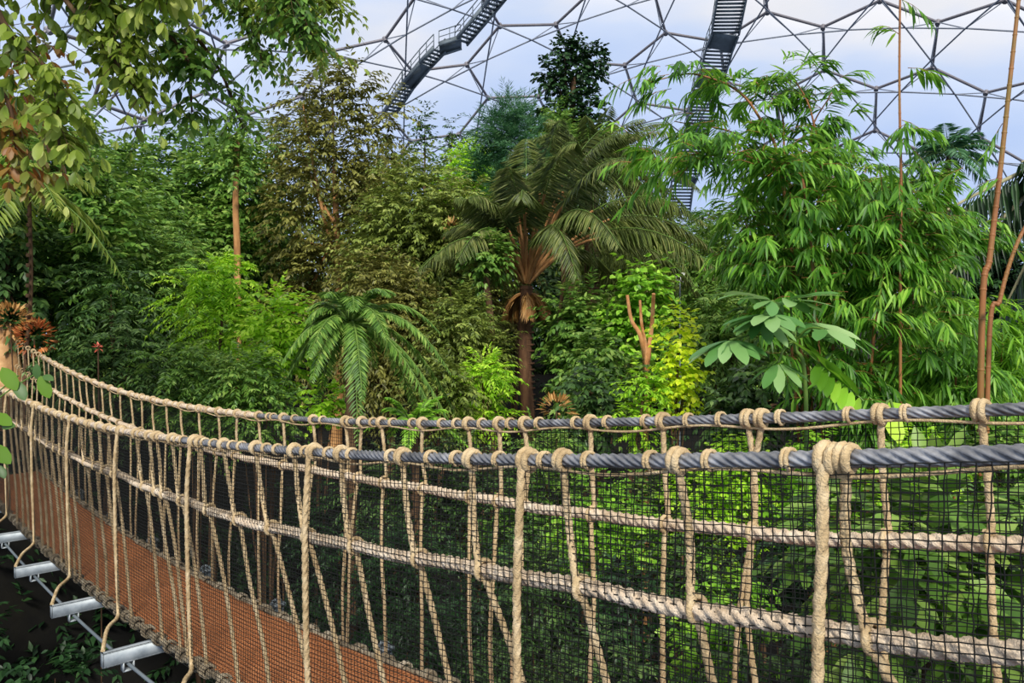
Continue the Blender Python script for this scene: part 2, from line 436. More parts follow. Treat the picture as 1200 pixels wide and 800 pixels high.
stair('access_stair', 'grey steel access staircase climbing the dome frame behind the bamboo leaves',
      [(862, -30, 2.2), (857, 2, 2.2), (850, 40, 2.2), (843, 58, 2.6), (836, 84, 2.4), (828, 104, 2.6), (818, 150, 2.4), (812, 172, 2.6), (806, 205, 2.4), (800, 216, 2.6), (796, 250, 2.4)], 2.5, (2, 4, 6, 8))
stair('access_stair', 'narrow steel staircase with wire handrails zigzagging up the dome above the olive tree',
      [(602, -25, 2.0), (572, 12, 2.0), (540, 50, 2.0), (515, 58, 2.2), (498, 76, 2.0), (478, 100, 2.2), (455, 135, 2.0)], 1.35, (2, 4))

# ------------------------------------------------------------------ the rope bridge
S_ = .75; BX, BZ, TH = -3.813, 7.685, math.radians(42.55); BW = 1.106; DN = .057
sT, cT = math.sin(TH), math.cos(TH)
def B(s, o, h):                          # along, across (towards the far side), height relative to the eye, bridge units
    s, o, h = np.broadcast_arrays(np.asarray(s, float), o, h)
    return np.stack([(BX-s*sT+o*cT)*S_, (BZ+s*cT+o*sT)*S_, EZ+h*S_], -1)
def s_of(px, o=0.0):
    xx, zz = BX+o*cT, BZ+o*sT; t = (np.asarray(px, float)-600)/F
    return (xx-t*zz)/(t*cT+sT)
def h_of(px, py, o=0.0):
    s = s_of(px, o); Z = BZ+o*sT+s*cT
    return s, (HZ-np.asarray(py, float))*Z/F
NH = [(2.5,457.5),(25,467),(67,485),(115,499),(155,506),(202,514),(232,517),(265,522),(297,524),(345,528),(400,531),(472,535),(555,537),(622,539),(660,539),(795,540),(832,539.5),(925,539),(1050,536),(1200,532)]
NM = [(15,495),(50,516),(85,534),(125,551),(160,565),(187,576),(217,587),(245,596),(310,617),(365,631),(420,641),(492,652),(565,662),(610,675),(685,690),(755,706),(805,716),(850,721),(915,729),(1020,737),(1080,749),(1140,761),(1197,772)]
FH = [(30,406),(65,426),(100,444),(137,456),(175,467),(212,475),(252,481),(297,486),(332,490),(405,493),(495,495.5),(582,495.5),(615,495.5),(695,494.5),(777,494),(890,490.5),(915,490),(1030,485),(1100,481),(1187,480)]
FM = [(0,412),(20,429),(37,441),(75,465),(107,481),(137,494),(170,505),(250,531),(297,537),(330,542),(362,550),(405,559),(462,568),(515,575),(597,587),(685,603),(725,607),(760,612),(825,621),(897,625),(925,626),(1007,629),(1050,632),(1100,636),(1175,638)]
def curve_of(pts, o, deg):
    P = np.array(pts); s, h = h_of(P[:, 0], P[:, 1], o)
    lo, hi = s.min(), s.max(); c = np.polyfit(s/8, h, deg)
    def f(x):
        x = np.asarray(x, float); xc = np.clip(x, lo, hi)
        d = np.polyval(np.polyder(c), xc/8)/8
        return np.polyval(c, xc/8)+np.clip(d, -.3, .3)*(x-xc)
    return f
h_nh, h_nm, h_fh, h_fm = curve_of(NH, 0, 6), curve_of(NM, 0, 7), curve_of(FH, BW, 6), curve_of(FM, BW, 7)
def h_dk(s):
    u = np.asarray(s, float)/10; return -2.911-.537*u+.758*u*u-.137*u**3
SA, SB = -9.3, 9.6

def make_bridge():
    root = thing('rope_bridge', B(0, BW/2, h_dk(0)), 'long sagging rope suspension bridge with netted sides and an orange matting walkway', 'bridge')
    bpy.context.view_layer.update()
    ss = np.linspace(SA, SB, 260)
    # walkway: matting slab with rolled edges
    st = np.linspace(SA, SB, 380); prof = [(-.0, -.045), (-.012, -.015), (.012, 0)]+[(x, -.012*math.sin(math.pi*x/BW)) for x in np.linspace(.08, BW-.2, 9)]
    oo = np.array([DN+.01, DN, DN+.03]+list(np.linspace(.16, BW-.16, 9))+[BW-DN-.03, BW-DN, BW-DN-.01])
    hh = np.array([-.055, -.02, 0]+[-.015*math.sin(math.pi*(x)/BW) for x in np.linspace(.16, BW-.16, 9)]+[0, -.02, -.055])
    b = MB(); V = B(st[:, None], oo[None], h_dk(st)[:, None]+hh[None]); V[..., 2] += .006*np.sin(st*9)[:, None]
    b.add(V, grid_faces(len(st), len(oo), True))
    dk = b.build('deck', M_DECK, root, smooth=True)
    uv = dk.data.uv_layers.new(name='UVMap')
    vi = np.zeros(len(dk.data.loops), np.int32); dk.data.loops.foreach_get('vertex_index', vi)
    UV = np.stack([np.broadcast_to(st[:, None], (len(st), len(oo))), np.broadcast_to(oo[None], (len(st), len(oo)))], -1).reshape(-1, 2)*S_*1.0
    uv.data.foreach_set('uv', UV[vi].astype(np.float32).ravel())
    # edge ropes along the walkway, each with its whippings
    for o, nm in ((DN-.03, 'near'), (BW-DN+.03, 'far')):
        e = MB(); e.rope(B(ss, o, h_dk(ss)-.02+.012*np.sin(ss*14)), .026, 3, step=.02)
        eo = e.build('edge_rope', M_ROPE3, root, smooth=True)
        for s in np.arange(SA+.2, SB, .31):
            s = s+R_.uniform(-.06, .06); wq = MB()
            coil(wq, s, o, h_dk(s)-.02, .030, .010, R_.choice([2, 3, 4])); wq.build('whipping', M_ROPE3, eo, smooth=True)
    # cables and handrails
    for o, hf in ((0, h_nh), (BW, h_fh)):
        e = MB(); e.rope(B(ss, o, hf(ss)), .0225 if o == 0 else .02, 6, pitch=.20, ring=24, step=.014)
        e.build('handrail_cable', M_CABLE, root, smooth=True)
    for o, hf, px in ((0, h_nh, 215), (BW, h_fh, 300)):           # rope served tightly over the far ends of the cables
        s2 = np.linspace(float(s_of(px, o)), SB, 200); e = MB(); e.rope(B(s2, o, hf(s2)), .0245, 3, pitch=.07, ring=15, step=.014)
        e.build('rope_serving', M_ROPE2, root, smooth=True)
    for o, hf in ((0, h_nm), (BW, h_fm)):
        e = MB(); s2 = np.linspace(SA, SB, 400)
        e.rope(B(s2, o+.01*np.sin(s2*3), hf(s2)+.006*np.sin(s2*7)), .0275, 3, pitch=.13, ring=15, step=.012)
        e.build('side_rope', M_ROPE2, root, smooth=True)
    for o, hf in ((0, h_nh), (BW, h_fh)):                        # thin lashing line under each cable
        e = MB(); s2 = np.linspace(SA, SB, 500); e.tube(B(s2, o-.012, hf(s2)-.042+.014*np.sin(s2*6.3+o)), .0055, 5)
        e.build('lashing_line', M_ROPE, root, smooth=True)
    # small cable bindings between the knots
    for o, hf, pxs in ((0, h_nh, [925, 832, 763, 690, 638, 585, 535, 505, 458, 412, 385, 358, 325, 312, 283, 272, 250, 240, 215, 208, 188, 181, 165, 148, 133, 124, 108, 102, 92, 78, 66, 55, 46, 34, 27, 18, 9]),
                       (BW, h_fh, [1145, 1062, 995, 915, 845, 807, 757, 712, 675, 632, 598, 565, 535, 518, 483, 460, 437, 410, 378, 345, 320, 315, 290, 268, 244, 238, 222, 205, 198, 184, 172, 160, 154, 142, 130, 118, 108, 100, 92, 84, 76, 68, 62, 55, 48, 40, 32])):
        for px in pxs:
            s = float(s_of(px, o)); bq = MB(); coil(bq, s, o, float(hf(s)), .0215, .0062, 1.6 if px > 500 else 2)
            bq.build('cable_binding', M_ROPE, root, smooth=True)
    # hangers
    def hanger(o, s_top, s_mid, s_bot, hf, mf, r, out, taut=False, turns=1.7, kmid=True):
        ht, hm, hb = float(hf(s_top)), float(mf(s_mid)), float(h_dk(s_bot))-.02
        sgn = -1 if o == 0 else 1
        e = MB()
        if taut:
            tip_s = s_top-.92; tip_o = sgn*.42+o
            pts = [B(s_top, o+sgn*.035, ht-.01), B(s_top-.01, o+sgn*.06, (ht+hm)/2), B(s_top, o+sgn*.065, hm), B(s_top+.01, o+sgn*.05, (hm+hb)/2),
                   B(s_top, o+sgn*.03, float(h_dk(s_top))+.1), B(s_top-.12, o+sgn*.07, float(h_dk(s_top))-.0), B((s_top+tip_s)/2, o+sgn*.25, float(h_dk(tip_s))-.02), B(tip_s+.02, tip_o-sgn*.015, float(h_dk(tip_s))-.055)]
        else:
            j = lambda a: R_.uniform(-a, a)
            pts = [B(s_top, o+sgn*.0, ht-.03), B(s_top+(s_mid-s_top)*.45+j(.03), o+sgn*.012, ht+(hm-ht)*.5), B(s_mid, o+sgn*.028, hm+.02), B(s_mid+(s_bot-s_mid)*.04, o-sgn*.005, hm-.06),
                   B(s_mid+(s_bot-s_mid)*.35+j(.04), o-sgn*.02, hm+(hb-hm)*.35), B(s_mid+(s_bot-s_mid)*.7+j(.03), o-sgn*.03, hm+(hb-hm)*.7), B(s_bot, o-sgn*.02, hb)]
        dist = abs(float(B(s_top, o, 0)[1]))
        e.rope(smooth_path(pts, 48), r, 3, step=r*(.6 if dist < 4 else 1.1), ring=12 if dist < 4 else 9)
        ho = e.build('hanger_rope', M_ROPE, root, smooth=True)
        k = MB(); coil(k, s_top, o, ht, .021, r*.86, turns, thick=True); k.build('knot', M_ROPE, ho, smooth=True)
        if not taut and kmid:
            k = MB(); coil(k, s_mid, o, hm, .027, r*.72, 1.2); k.build('hitch', M_ROPE, ho, smooth=True)
    tauts = [-9.0]+[float(s_of(p)) for p in (970, 618, 368, 228, 142, 85)]+[4.3, 6.3, 8.3]
    for s in tauts: hanger(0, s, s, s, h_nh, h_nm, .0155, 0, taut=True, turns=2.2)
    explicit = [(992, 1020, 1043, 800), (795, 815, 838, 795), (660, 681, 705, 795), (553, 566, 602, 795), (472, 491, 520, 795), (400, 416, 447, 797), (345, 361, 390, 750), (300, 318, 350, 765), (262, 280, 310, 795), (235, 245, 275, 790)]
    for a, m_, c, d in explicit:
        s, sm = float(s_of(a)), float(s_of(m_)); s2, h2 = h_of(c, d); hm = float(h_nm(sm)); sb = float(sm)
        for _ in range(6): sb = sm+(float(s2)-sm)*(float(h_dk(sb))-hm)/(float(h2)-hm)
        hanger(0, s, sm, sb, h_nh, h_nm, .0135, 0, turns=1.8)
    for px in (202, 184, 175, 160, 127, 116, 105, 95, 76, 69, 61, 53, 46, 40, 34, 25, 19, 13, 7, 1):
        s = float(s_of(px)); d = R_.uniform(.62, .86)
        hanger(0, s, s-.2-R_.uniform(0, .08), s-d, h_nh, h_nm, .0135, 0)
    for s in (-8.1, -8.6): hanger(0, s, s-.25, s-.7, h_nh, h_nm, .0135, 0)
    for px in (1260, 1150, 1032, 893, 877, 777, 692, 615, 585, 549, 495, 447, 424, 405, 367, 332, 303, 278, 256, 233, 212, 195, 179, 166, 153, 141, 129, 119, 110, 101, 93, 85, 78, 71, 64, 57, 51, 45, 39, 33, 27, 21):
        s = float(s_of(px, BW)); d = R_.uniform(-.12, .22)
        hanger(BW, s, s+d*.3, s+d, h_fh, h_fm, .0125, 0)
    # netting on both sides
    for o, hf, out, top in ((0, h_nh, -.035, -.02), (BW, h_fh, .035, -.03)):
        pitch = .038
        sn = np.arange(SA, SB, pitch); rows = 62
        t = np.linspace(0, 1, rows)
        hv = hf(sn)[:, None]+top+(h_dk(sn)-.03-hf(sn)-top)[:, None]*t[None]
        sg = np.broadcast_to(sn[:, None], hv.shape)+.008*np.sin(sn[:, None]*5+t[None]*9)+rng.normal(0, .0016, hv.shape)
        hv = hv+.006*np.sin(sn[:, None]*3.1+t[None]*3)+rng.normal(0, .0016, hv.shape)
        sag = out*(1+.25*np.sin(sn[:, None]*2.3)*np.sin(t[None]*3.14))
        G = B(sg, o+sag, hv)
        e = MB(); r = .0018
        nrm = np.array([-cT, -sT, 0]); up = np.array([0, 0, 1.]); al = np.array([-sT, cT, 0])
        tri = [(math.cos(a), math.sin(a)) for a in (math.pi/2, math.pi*7/6, math.pi*11/6)]
        V = np.stack([G+r*(c*nrm+q*al) for c, q in tri], 2)      # strands running down
        n, m = G.shape[:2]
        f = grid_faces(m, 3, True)
        for i in range(n): e.add(V[i], f)
        V = np.stack([G+r*(c*nrm+q*up) for c, q in tri], 2)
        f = grid_faces(n, 3, True)
        for j_ in range(m): e.add(V[:, j_], f)
        e.build('safety_net', M_NET, root)
    # cross beams with their brackets and bolts
    for s in [x-.92 for x in tauts if x > -8]:
        h = float(h_dk(s))-.130; e = MB()
        a, b_ = B(s, -.42, h), B(s, BW+.22, h)
        t = unit(b_-a); lo = np.array([-sT, cT, 0]); up = np.array([0, 0, 1.])
        hw, hh_ = .028, .050
        # open channel: top plate, two webs
        e.bar(a+up*(hh_-.004), b_+up*(hh_-.004), 2*hw, .008); e.bar(a-up*(hh_-.004), b_-up*(hh_-.004), 2*hw, .008)
        e.bar(a+lo*(hw-.004), b_+lo*(hw-.004), .008, 2*hh_); e.bar(a-lo*(hw-.004), b_-lo*(hw-.004), .008, 2*hh_)
        e.obox(a+t*.004, t*.004, lo*hw, up*hh_); e.obox(b_-t*.004, t*.004, lo*hw, up*hh_)
        be = e.build('cross_beam', M_GALV, root)
        k = MB(); p = B(s, -.2, h)-up*(hh_+.03)
        k.obox(p-up*.028, t*.035, lo*.03, up*.004)
        for sg in (-1, 1): k.obox(p+t*.033*sg, t*.004, lo*.03, up*.032)
        k.build('bracket', M_GALV, be)
        c = MB(); p = B(s, BW+.15, h)+up*hh_
        ang = np.linspace(0, 2*math.pi, 18); c.tube(p+up*.03+np.outer(np.cos(ang), t*.045)+np.outer(np.sin(ang), up*.035), .011, 6)
        for sg in (-1, 1): c.tube(np.stack([p+lo*.018*sg, p+lo*.018*sg+up*.03, p+lo*.018*sg+up*.07]), .01, 6)
        c.obox(p+t*.02+up*.02, t*.05, lo*.03, up*.012)
        c.build('shackle', M_GALV, be)
    for o in (-.2, BW-.1):
        e = MB(); e.tube(B(ss, o, h_dk(ss)-.22), .012, 8); e.build('longitudinal_tube', M_STAIR, root, smooth=True)

def coil(mb, s, o, h, rad, r, turns, thick=False):
    """turns of cord round a rope that runs along the bridge at (s, o, h)"""
    p = B(s, o, h); t = unit(B(s+.05, o, h_nh(s+.05)-h_nh(s)+h)-p) if abs(o) < .01 else unit(B(s+.05, o, h_dk(s+.05)-h_dk(s)+h)-p)
    t = unit(t); u = unit(np.cross(t, [0, 0, 1])); w_ = np.cross(u, t)
    n = int(12*turns)+1; a = np.linspace(0, 2*np.pi*turns, n); x = (a/(2*np.pi)-turns/2)*r*1.85
    rr = rad+r*.75
    if thick: rr = rr*(1+.12*np.cos(a/turns*1-np.pi))
    P = p+x[:, None]*t+rr*1.0*(np.cos(a)[:, None]*u+np.sin(a)[:, None]*w_) if not thick else p+x[:, None]*t+rr[:, None]*(np.cos(a)[:, None]*u+np.sin(a)[:, None]*w_)
    mb.tube(P, r, 6)
make_bridge()

# ------------------------------------------------------------------ plants
def sphere_dirs(n, r, upbias=.25):
    v = r.normal(size=(n, 3)); v[:, 2] += upbias*1.2
    return unit(v)

def sprays(mb, P, D, Ls, k, ang, lL, lW, r, droop=.3, ldroop=.2, kind=0, mi=0, stem=None, both=True, taper=.6, jit=.15, start=.12, fold=.12, curl=.15):
    """twigs from P along D, each carrying k pairs of leaves; the twig sags by droop"""
    P = np.asarray(P, float); n = len(P)
    if n == 0: return
    D = unit(D); Ls = np.broadcast_to(Ls, (n,))
    t = np.linspace(start, 1, k)
    pos = P[:, None]+D[:, None]*(Ls[:, None]*t[None])[..., None]
    pos[..., 2] -= droop*Ls[:, None]*t[None]**2
    tan = unit(D[:, None]*np.ones((1, k, 1))-UPV*(2*droop*t)[None, :, None])
    side = unit(np.cross(tan, UPV)+1e-6)
    prof = (1-taper*np.abs(t*1.15-.5)**1.3)
    for sg in ((-1, 1) if both else (1,)):
        d = tan*math.cos(ang)+sg*side*math.sin(ang)-UPV*ldroop+r.normal(0, jit, tan.shape)
        U = UPV*1.0+np.zeros_like(d)+r.normal(0, .35, d.shape)+.2*tan
        l = lL*prof[None]*r.uniform(.75, 1.2, (n, k))
        w_ = lW/lL*l
        mb.leaves(pos.reshape(-1, 3), d.reshape(-1, 3), U.reshape(-1, 3), l.ravel(), w_.ravel(), kind, mi, fold, curl)
    # terminal leaf
    mb.leaves(pos[:, -1], tan[:, -1]-UPV*ldroop, UPV+np.zeros((n, 3))+r.normal(0, .3, (n, 3)), lL*.8*np.ones(n), lW*.8*np.ones(n), kind, mi, fold, curl)
    if stem is not None:
        rad, smi = stem
        tri = np.array([0, 2.1, 4.2])
        S = side[:, 0]; W_ = unit(np.cross(S, D))
        q = np.array([0, .5, 1.0]); pp = P[:, None]+D[:, None]*(Ls[:, None]*q[None])[..., None]; pp[..., 2] -= droop*Ls[:, None]*q[None]**2
        for i in range(n):
            V = pp[i][:, None]+rad*(1-.7*q)[:, None, None]*(np.cos(tri)[None, :, None]*S[i]+np.sin(tri)[None, :, None]*W_[i])
            mb.add(V, grid_faces(3, 3, True), smi)

SP = {  # foliage habits: leaf length, leaf width, pairs, spray length factor, angle, twig droop, leaf droop, leaf kind
 'fine':  dict(lL=.16, lW=.06, k=6, sl=.55, ang=.8, droop=.25, ldroop=.25, kind=0),
 'olive': dict(lL=.22, lW=.085, k=5, sl=.65, ang=.75, droop=.35, ldroop=.3, kind=0),
 'leafy': dict(lL=.26, lW=.12, k=4, sl=.6, ang=.8, droop=.25, ldroop=.3, kind=1),
 'small': dict(lL=.11, lW=.055, k=4, sl=.35, ang=.8, droop=.25, ldroop=.2, kind=0),
 'round': dict(lL=.12, lW=.095, k=3, sl=.3, ang=.9, droop=.2, ldroop=.3, kind=1),
 'pinn':  dict(lL=.15, lW=.045, k=10, sl=.75, ang=1.1, droop=.45, ldroop=.2, kind=0),
 'broad': dict(lL=.34, lW=.17, k=3, sl=.6, ang=.8, droop=.35, ldroop=.45, kind=2),
 'strap': dict(lL=.42, lW=.05, k=5, sl=.6, ang=.6, droop=.5, ldroop=.6, kind=1),
 'willow': dict(lL=.30, lW=.04, k=8, sl=.9, ang=.5, droop=.8, ldroop=.5, kind=0),
 'needle': dict(lL=.22, lW=.022, k=12, sl=.7, ang=.7, droop=.1, ldroop=.0, kind=0),
}

def crown_mesh(ctr, rad, habit, r, nlobe=9, dens=1.0, scale=1.0, lobes=None, upbias=.3, leafmi=0, stemmi=None, lobe_r=(.34, .52)):
    """sprays over a cluster of lobes; returns the mesh and the lobe centres"""
    h = SP[habit]; ctr = np.asarray(ctr, float); rad = np.asarray(rad, float)
    if lobes is None:
        L_ = []
        for i in range(nlobe):
            for _ in range(30):
                p = r.uniform(-1, 1, 3)
                if np.linalg.norm(p) < 1 and all(np.linalg.norm(p-q[0]) > .38 for q in L_): break
            L_.append((p*.68, r.uniform(*lobe_r)))
        L_.append((np.array([0, 0, .55]), .42))
    else: L_ = lobes
    mb = MB(); lL, lW = h['lL']*scale, h['lW']*scale
    for p, lr in L_:
        c = ctr+p*rad; rr = rad*lr; sl = min(h['sl']*scale, rr.max()*1.2)
        area = 4*math.pi*(rr[0]*rr[1]+rr[0]*rr[2]+rr[1]*rr[2])/3
        n = int(max(6, dens*1.15*area/(h['k']*2*lL*lW*.55+1e-9)))
        n = min(n, 2400)
        d = sphere_dirs(n, r, upbias)
        base = c+d*rr*r.uniform(.45, .95, (n, 1))
        dd = unit(d*np.array([1, 1, .8])+r.normal(0, .35, (n, 3)))
        sprays(mb, base, dd, sl*r.uniform(.6, 1.1, n), h['k'], h['ang'], lL, lW, r, h['droop'], h['ldroop'], h['kind'], leafmi)
    return mb, [ctr+p*rad for p, _ in L_]

def trunk_mesh(base, top, r0, r1, r, bend=.06, targets=(), br=.35):
    mb = MB(); base, top = np.asarray(base, float), np.asarray(top, float); ln = np.linalg.norm(top-base)
    mid = [base+(top-base)*t+np.array([r.normal(0, bend*ln*.3), r.normal(0, bend*ln*.3), 0]) for t in (.3, .65)]
    P = smooth_path([base]+mid+[top], 15); t = np.linspace(0, 1, len(P))
    mb.tube(P, r0*(1-t)+r1*t+.35*r0*np.exp(-t*14), 8)
    for q in targets:
        i = int(len(P)*r.uniform(.45, .8)); a = P[i]; b_ = np.asarray(q, float)
        m = (a+b_)/2+np.array([0, 0, -.1*np.linalg.norm(b_-a)])
        pp = smooth_path([a, m, b_], 8); tt = np.linspace(0, 1, len(pp)); mb.tube(pp, (r0*(1-i/len(P))+r1*i/len(P))*br*2*(1-.75*tt), 6)
    return mb

def plant(name, label, cat, px, top, bot, wpx, Y, habit, col, seed, dens=1.0, scale=1.0, nlobe=9, group=None, bark=None, trunk=.12, lobes=None, depth=.8, base_px=None, crownname='crown', upbias=.3, branches=5):
    r = np.random.default_rng(seed)
    c = at(px, (top+bot)/2, Y); rad = np.array([wpx/2*Y/F, wpx/2*Y/F*depth, (bot-top)/2*Y/F])
    bx = c[0] if base_px is None else (base_px-600)*Y/F
    base = np.array([bx, Y, ground_z(bx, Y)-.05])
    root = thing(name, base, label, cat, group)
    mb, cs = crown_mesh(c, rad, habit, r, nlobe, dens, scale, lobes, upbias)
    lowest = min(c[2], base[2]+.3)
    tm = trunk_mesh(base, np.array([c[0], c[1], max(base[2]+.4, c[2]+rad[2]*.4)]), trunk, trunk*.4, r, targets=[cs[i] for i in r.permutation(len(cs))[:branches]])
    tm.build('trunk' if trunk > .05 else 'stem', bark or M_BARK, root, smooth=True)
    mb.build(crownname, LM[col], root)
    return root

def frond(mb, base, d0, ln, sag, nl, lL, lW, r, rr=.02, mi_leaf=0, mi_r=1, ldroop=.4, ang=1.0, kind=0, vee=.2, start=.14):
    """a feather frond: rachis from base along d0 bending down, leaflets along both sides"""
    d0 = unit(d0); t = np.linspace(0, 1, 14)
    P = base+np.outer(t*ln, d0); P[:, 2] -= sag*ln*t**2.0
    if start > .2:                       # thick bare leaf base, thin green rib beyond it
        mb.tube(P[:6], rr*(1-.8*t[:6]), 5, mi_r, cap=False); mb.tube(P[5:], rr*.4*(1-.7*t[5:]), 5, 2, cap=False)
    else: mb.tube(P, rr*(1-.8*t), 5, mi_r, cap=False)
    tl = np.linspace(start, 1, nl); Q = np.stack([np.interp(tl, t, P[:, k]) for k in range(3)], 1)
    T = unit(np.stack([np.interp(tl, t, np.gradient(P, axis=0)[:, k]) for k in range(3)], 1))
    side = unit(np.cross(T, UPV)); nrm = unit(np.cross(side, T))
    prof = np.sin(np.pi*np.clip(tl*.86+.1, 0, 1))**.7
    for sg in (-1, 1):
        D = T*math.cos(ang)+sg*side*math.sin(ang)+nrm*vee-UPV*ldroop+r.normal(0, .08, T.shape)
        mb.leaves(Q, D, nrm+.3*sg*side+r.normal(0, .1, T.shape), lL*prof*r.uniform(.85, 1.1, nl), lW*(.5+.5*prof), kind, mi_leaf, curl=.25)

def palm(name, label, cat, base, crown, nf, ln, lL, lW, nl, col, seed, trunk_r=.16, bark=None, sag=(.3, .75), elev=(-.1, 1.1), ldroop=.5, group=None, bend=.02, rachis=None, ang=1.0, skirt=0, lean=0, start=.14, skirt_len=.45):
    r = np.random.default_rng(seed); base, crown = np.asarray(base, float), np.asarray(crown, float)
    root = thing(name, base, label, cat, group)
    tm = trunk_mesh(base, crown, trunk_r, trunk_r*.85, r, bend)
    n = int(np.linalg.norm(crown-base)/.16)                      # leaf-scar rings
    for i in range(n):
        p = base+(crown-base)*(i+.5)/n; tm.tube(np.stack([p-UPV*.03, p, p+UPV*.03]), np.array([.9, 1.12, .95])*trunk_r*(1-.12*i/n), 8, cap=False)
    tm.build('trunk', bark or M_BARK, root, smooth=True)
    for i in range(nf):
        a = i*2.39996+r.uniform(-.2, .2); el = elev[0]+(elev[1]-elev[0])*((i+.5)/nf)+r.uniform(-.1, .1)
        mb = MB(); d = np.array([math.cos(a)*math.cos(el), math.sin(a)*math.cos(el), math.sin(el)])
        sg = sag[1]+(sag[0]-sag[1])*((i+.5)/nf)
        frond(mb, crown+d*.1, d, ln*(1+lean*math.cos(a))*r.uniform(.85, 1.1), sg, nl, lL, lW, r, rr=.012+.006*ln, ldroop=ldroop, ang=ang, start=start)
        mb.build('frond', [LM[col], rachis or M_GSTEM, M_GSTEM], root)
    if skirt:
        for i in range(skirt):
            a = i*2.39996; mb = MB(); d = np.array([math.cos(a)*.7, math.sin(a)*.7, .5])
            frond(mb, crown-UPV*.25, d, ln*skirt_len, 1.25, nl//2, lL*.8, lW, r, rr=.03, ldroop=.7, ang=.5)
            o = mb.build('frond', [LM['dry'], M_TAN], root); o['label'] = 'dry tan hanging frond'
    return root

def gp(px, Y):                           # a point on the ground below a picture column
    x = (px-600)*Y/F; return np.array([x, Y, float(ground_z(x, Y))-.05])

# --- trees at the back of the dome
GB = 'trees at the back of the dome'
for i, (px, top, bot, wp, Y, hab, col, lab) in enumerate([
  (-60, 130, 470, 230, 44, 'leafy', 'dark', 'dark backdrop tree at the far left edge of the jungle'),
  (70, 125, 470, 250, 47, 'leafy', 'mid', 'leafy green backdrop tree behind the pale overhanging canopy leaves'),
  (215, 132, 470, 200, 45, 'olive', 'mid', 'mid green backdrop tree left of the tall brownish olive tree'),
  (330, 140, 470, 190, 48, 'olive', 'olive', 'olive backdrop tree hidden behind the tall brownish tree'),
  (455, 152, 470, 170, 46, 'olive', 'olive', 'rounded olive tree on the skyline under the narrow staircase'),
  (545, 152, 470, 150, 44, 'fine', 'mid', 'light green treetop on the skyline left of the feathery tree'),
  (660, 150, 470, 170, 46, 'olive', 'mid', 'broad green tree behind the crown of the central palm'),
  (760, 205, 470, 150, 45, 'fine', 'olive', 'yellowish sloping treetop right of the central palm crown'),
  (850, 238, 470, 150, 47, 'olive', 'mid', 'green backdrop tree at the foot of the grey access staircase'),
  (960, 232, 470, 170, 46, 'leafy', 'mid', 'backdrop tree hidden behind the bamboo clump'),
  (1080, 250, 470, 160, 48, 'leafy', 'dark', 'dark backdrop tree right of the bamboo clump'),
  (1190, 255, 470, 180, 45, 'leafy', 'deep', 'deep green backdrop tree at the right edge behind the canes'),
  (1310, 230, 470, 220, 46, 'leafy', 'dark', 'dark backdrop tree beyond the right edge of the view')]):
    plant('backdrop_tree', lab, 'tree', px, top, bot, wp, Y, hab, col, 100+i, dens=.75, scale=2.1, nlobe=12, group=GB, trunk=.25)

# --- middle-distance trees
plant('olive_tree', 'tall brownish olive tree with sparse upright top left of the narrow staircase', 'tree', 392, 78, 470, 165, 25, 'olive', 'brown', 201, dens=1.0, scale=1.15, trunk=.2, nlobe=0, depth=.8, bark=M_TAN,
      lobes=[(np.array(p), q) for p, q in [((-.45, 0, .78), .26), ((-.05, .1, .86), .2), ((.32, -.1, .84), .22), ((.8, 0, .68), .2), ((.1, 0, .6), .36), ((-.5, .2, .5), .36), ((.55, .1, .42), .32), ((-.1, -.3, .2), .5), ((.5, -.2, 0), .45), ((-.6, 0, 0), .45), ((0, -.3, -.4), .5), ((.6, 0, -.5), .45), ((-.6, -.1, -.5), .45)]])
plant('olive_tree', 'wide olive tree with drooping boughs left of the central palm trunk', 'tree', 500, 168, 500, 215, 23, 'olive', 'olive', 202, dens=1.0, scale=1.0, trunk=.2, nlobe=14)
plant('olive_tree', 'dark-shaded olive tree low behind the tree fern', 'tree', 455, 285, 520, 150, 19, 'olive', 'brown', 203, scale=.8, trunk=.14, nlobe=10)
plant('broadleaf_tree', 'mid green tree with a bare tan trunk left of the tall olive tree', 'tree', 265, 150, 470, 190, 26, 'leafy', 'mid', 204, scale=1.1, trunk=.2, nlobe=13, bark=M_TAN)
plant('broadleaf_tree', 'leafy green tree under the overhanging canopy at upper left', 'tree', 150, 160, 480, 190, 22, 'leafy', 'mid', 205, scale=1.0, trunk=.18, nlobe=13)
plant('broadleaf_tree', 'green tree filling the gap right of the central palm fronds', 'tree', 745, 225, 480, 170, 29, 'willow', 'olive', 206, scale=1.25, trunk=.18, nlobe=12)
plant('broadleaf_tree', 'bushy green tree right of the small white sign', 'tree', 835, 250, 480, 130, 26, 'fine', 'mid', 207, scale=1.3, trunk=.16, nlobe=10)
plant('broadleaf_tree', 'dull green tree between the sign and the bamboo clump', 'tree', 905, 240, 480, 130, 24, 'leafy', 'mid', 217, scale=1.0, trunk=.16, nlobe=10)
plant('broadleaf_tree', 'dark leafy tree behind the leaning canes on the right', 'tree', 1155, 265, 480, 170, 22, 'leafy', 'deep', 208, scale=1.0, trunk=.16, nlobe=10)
plant('feathery_tree', 'feathery blue-green tree standing before the dome left of the dark treetop', 'tree', 600, 118, 330, 95, 27, 'needle', 'blue', 209, dens=1.8, scale=1.3, trunk=.12, upbias=.9,
      lobes=[(np.array(p), q) for p, q in [((0, 0, .75), .26), ((-.35, 0, .5), .35), ((.35, 0, .5), .35), ((0, 0, .3), .45), ((-.5, .2, .05), .45), ((.5, 0, .05), .4), ((0, 0, -.3), .6), ((0, 0, -.7), .5)]])
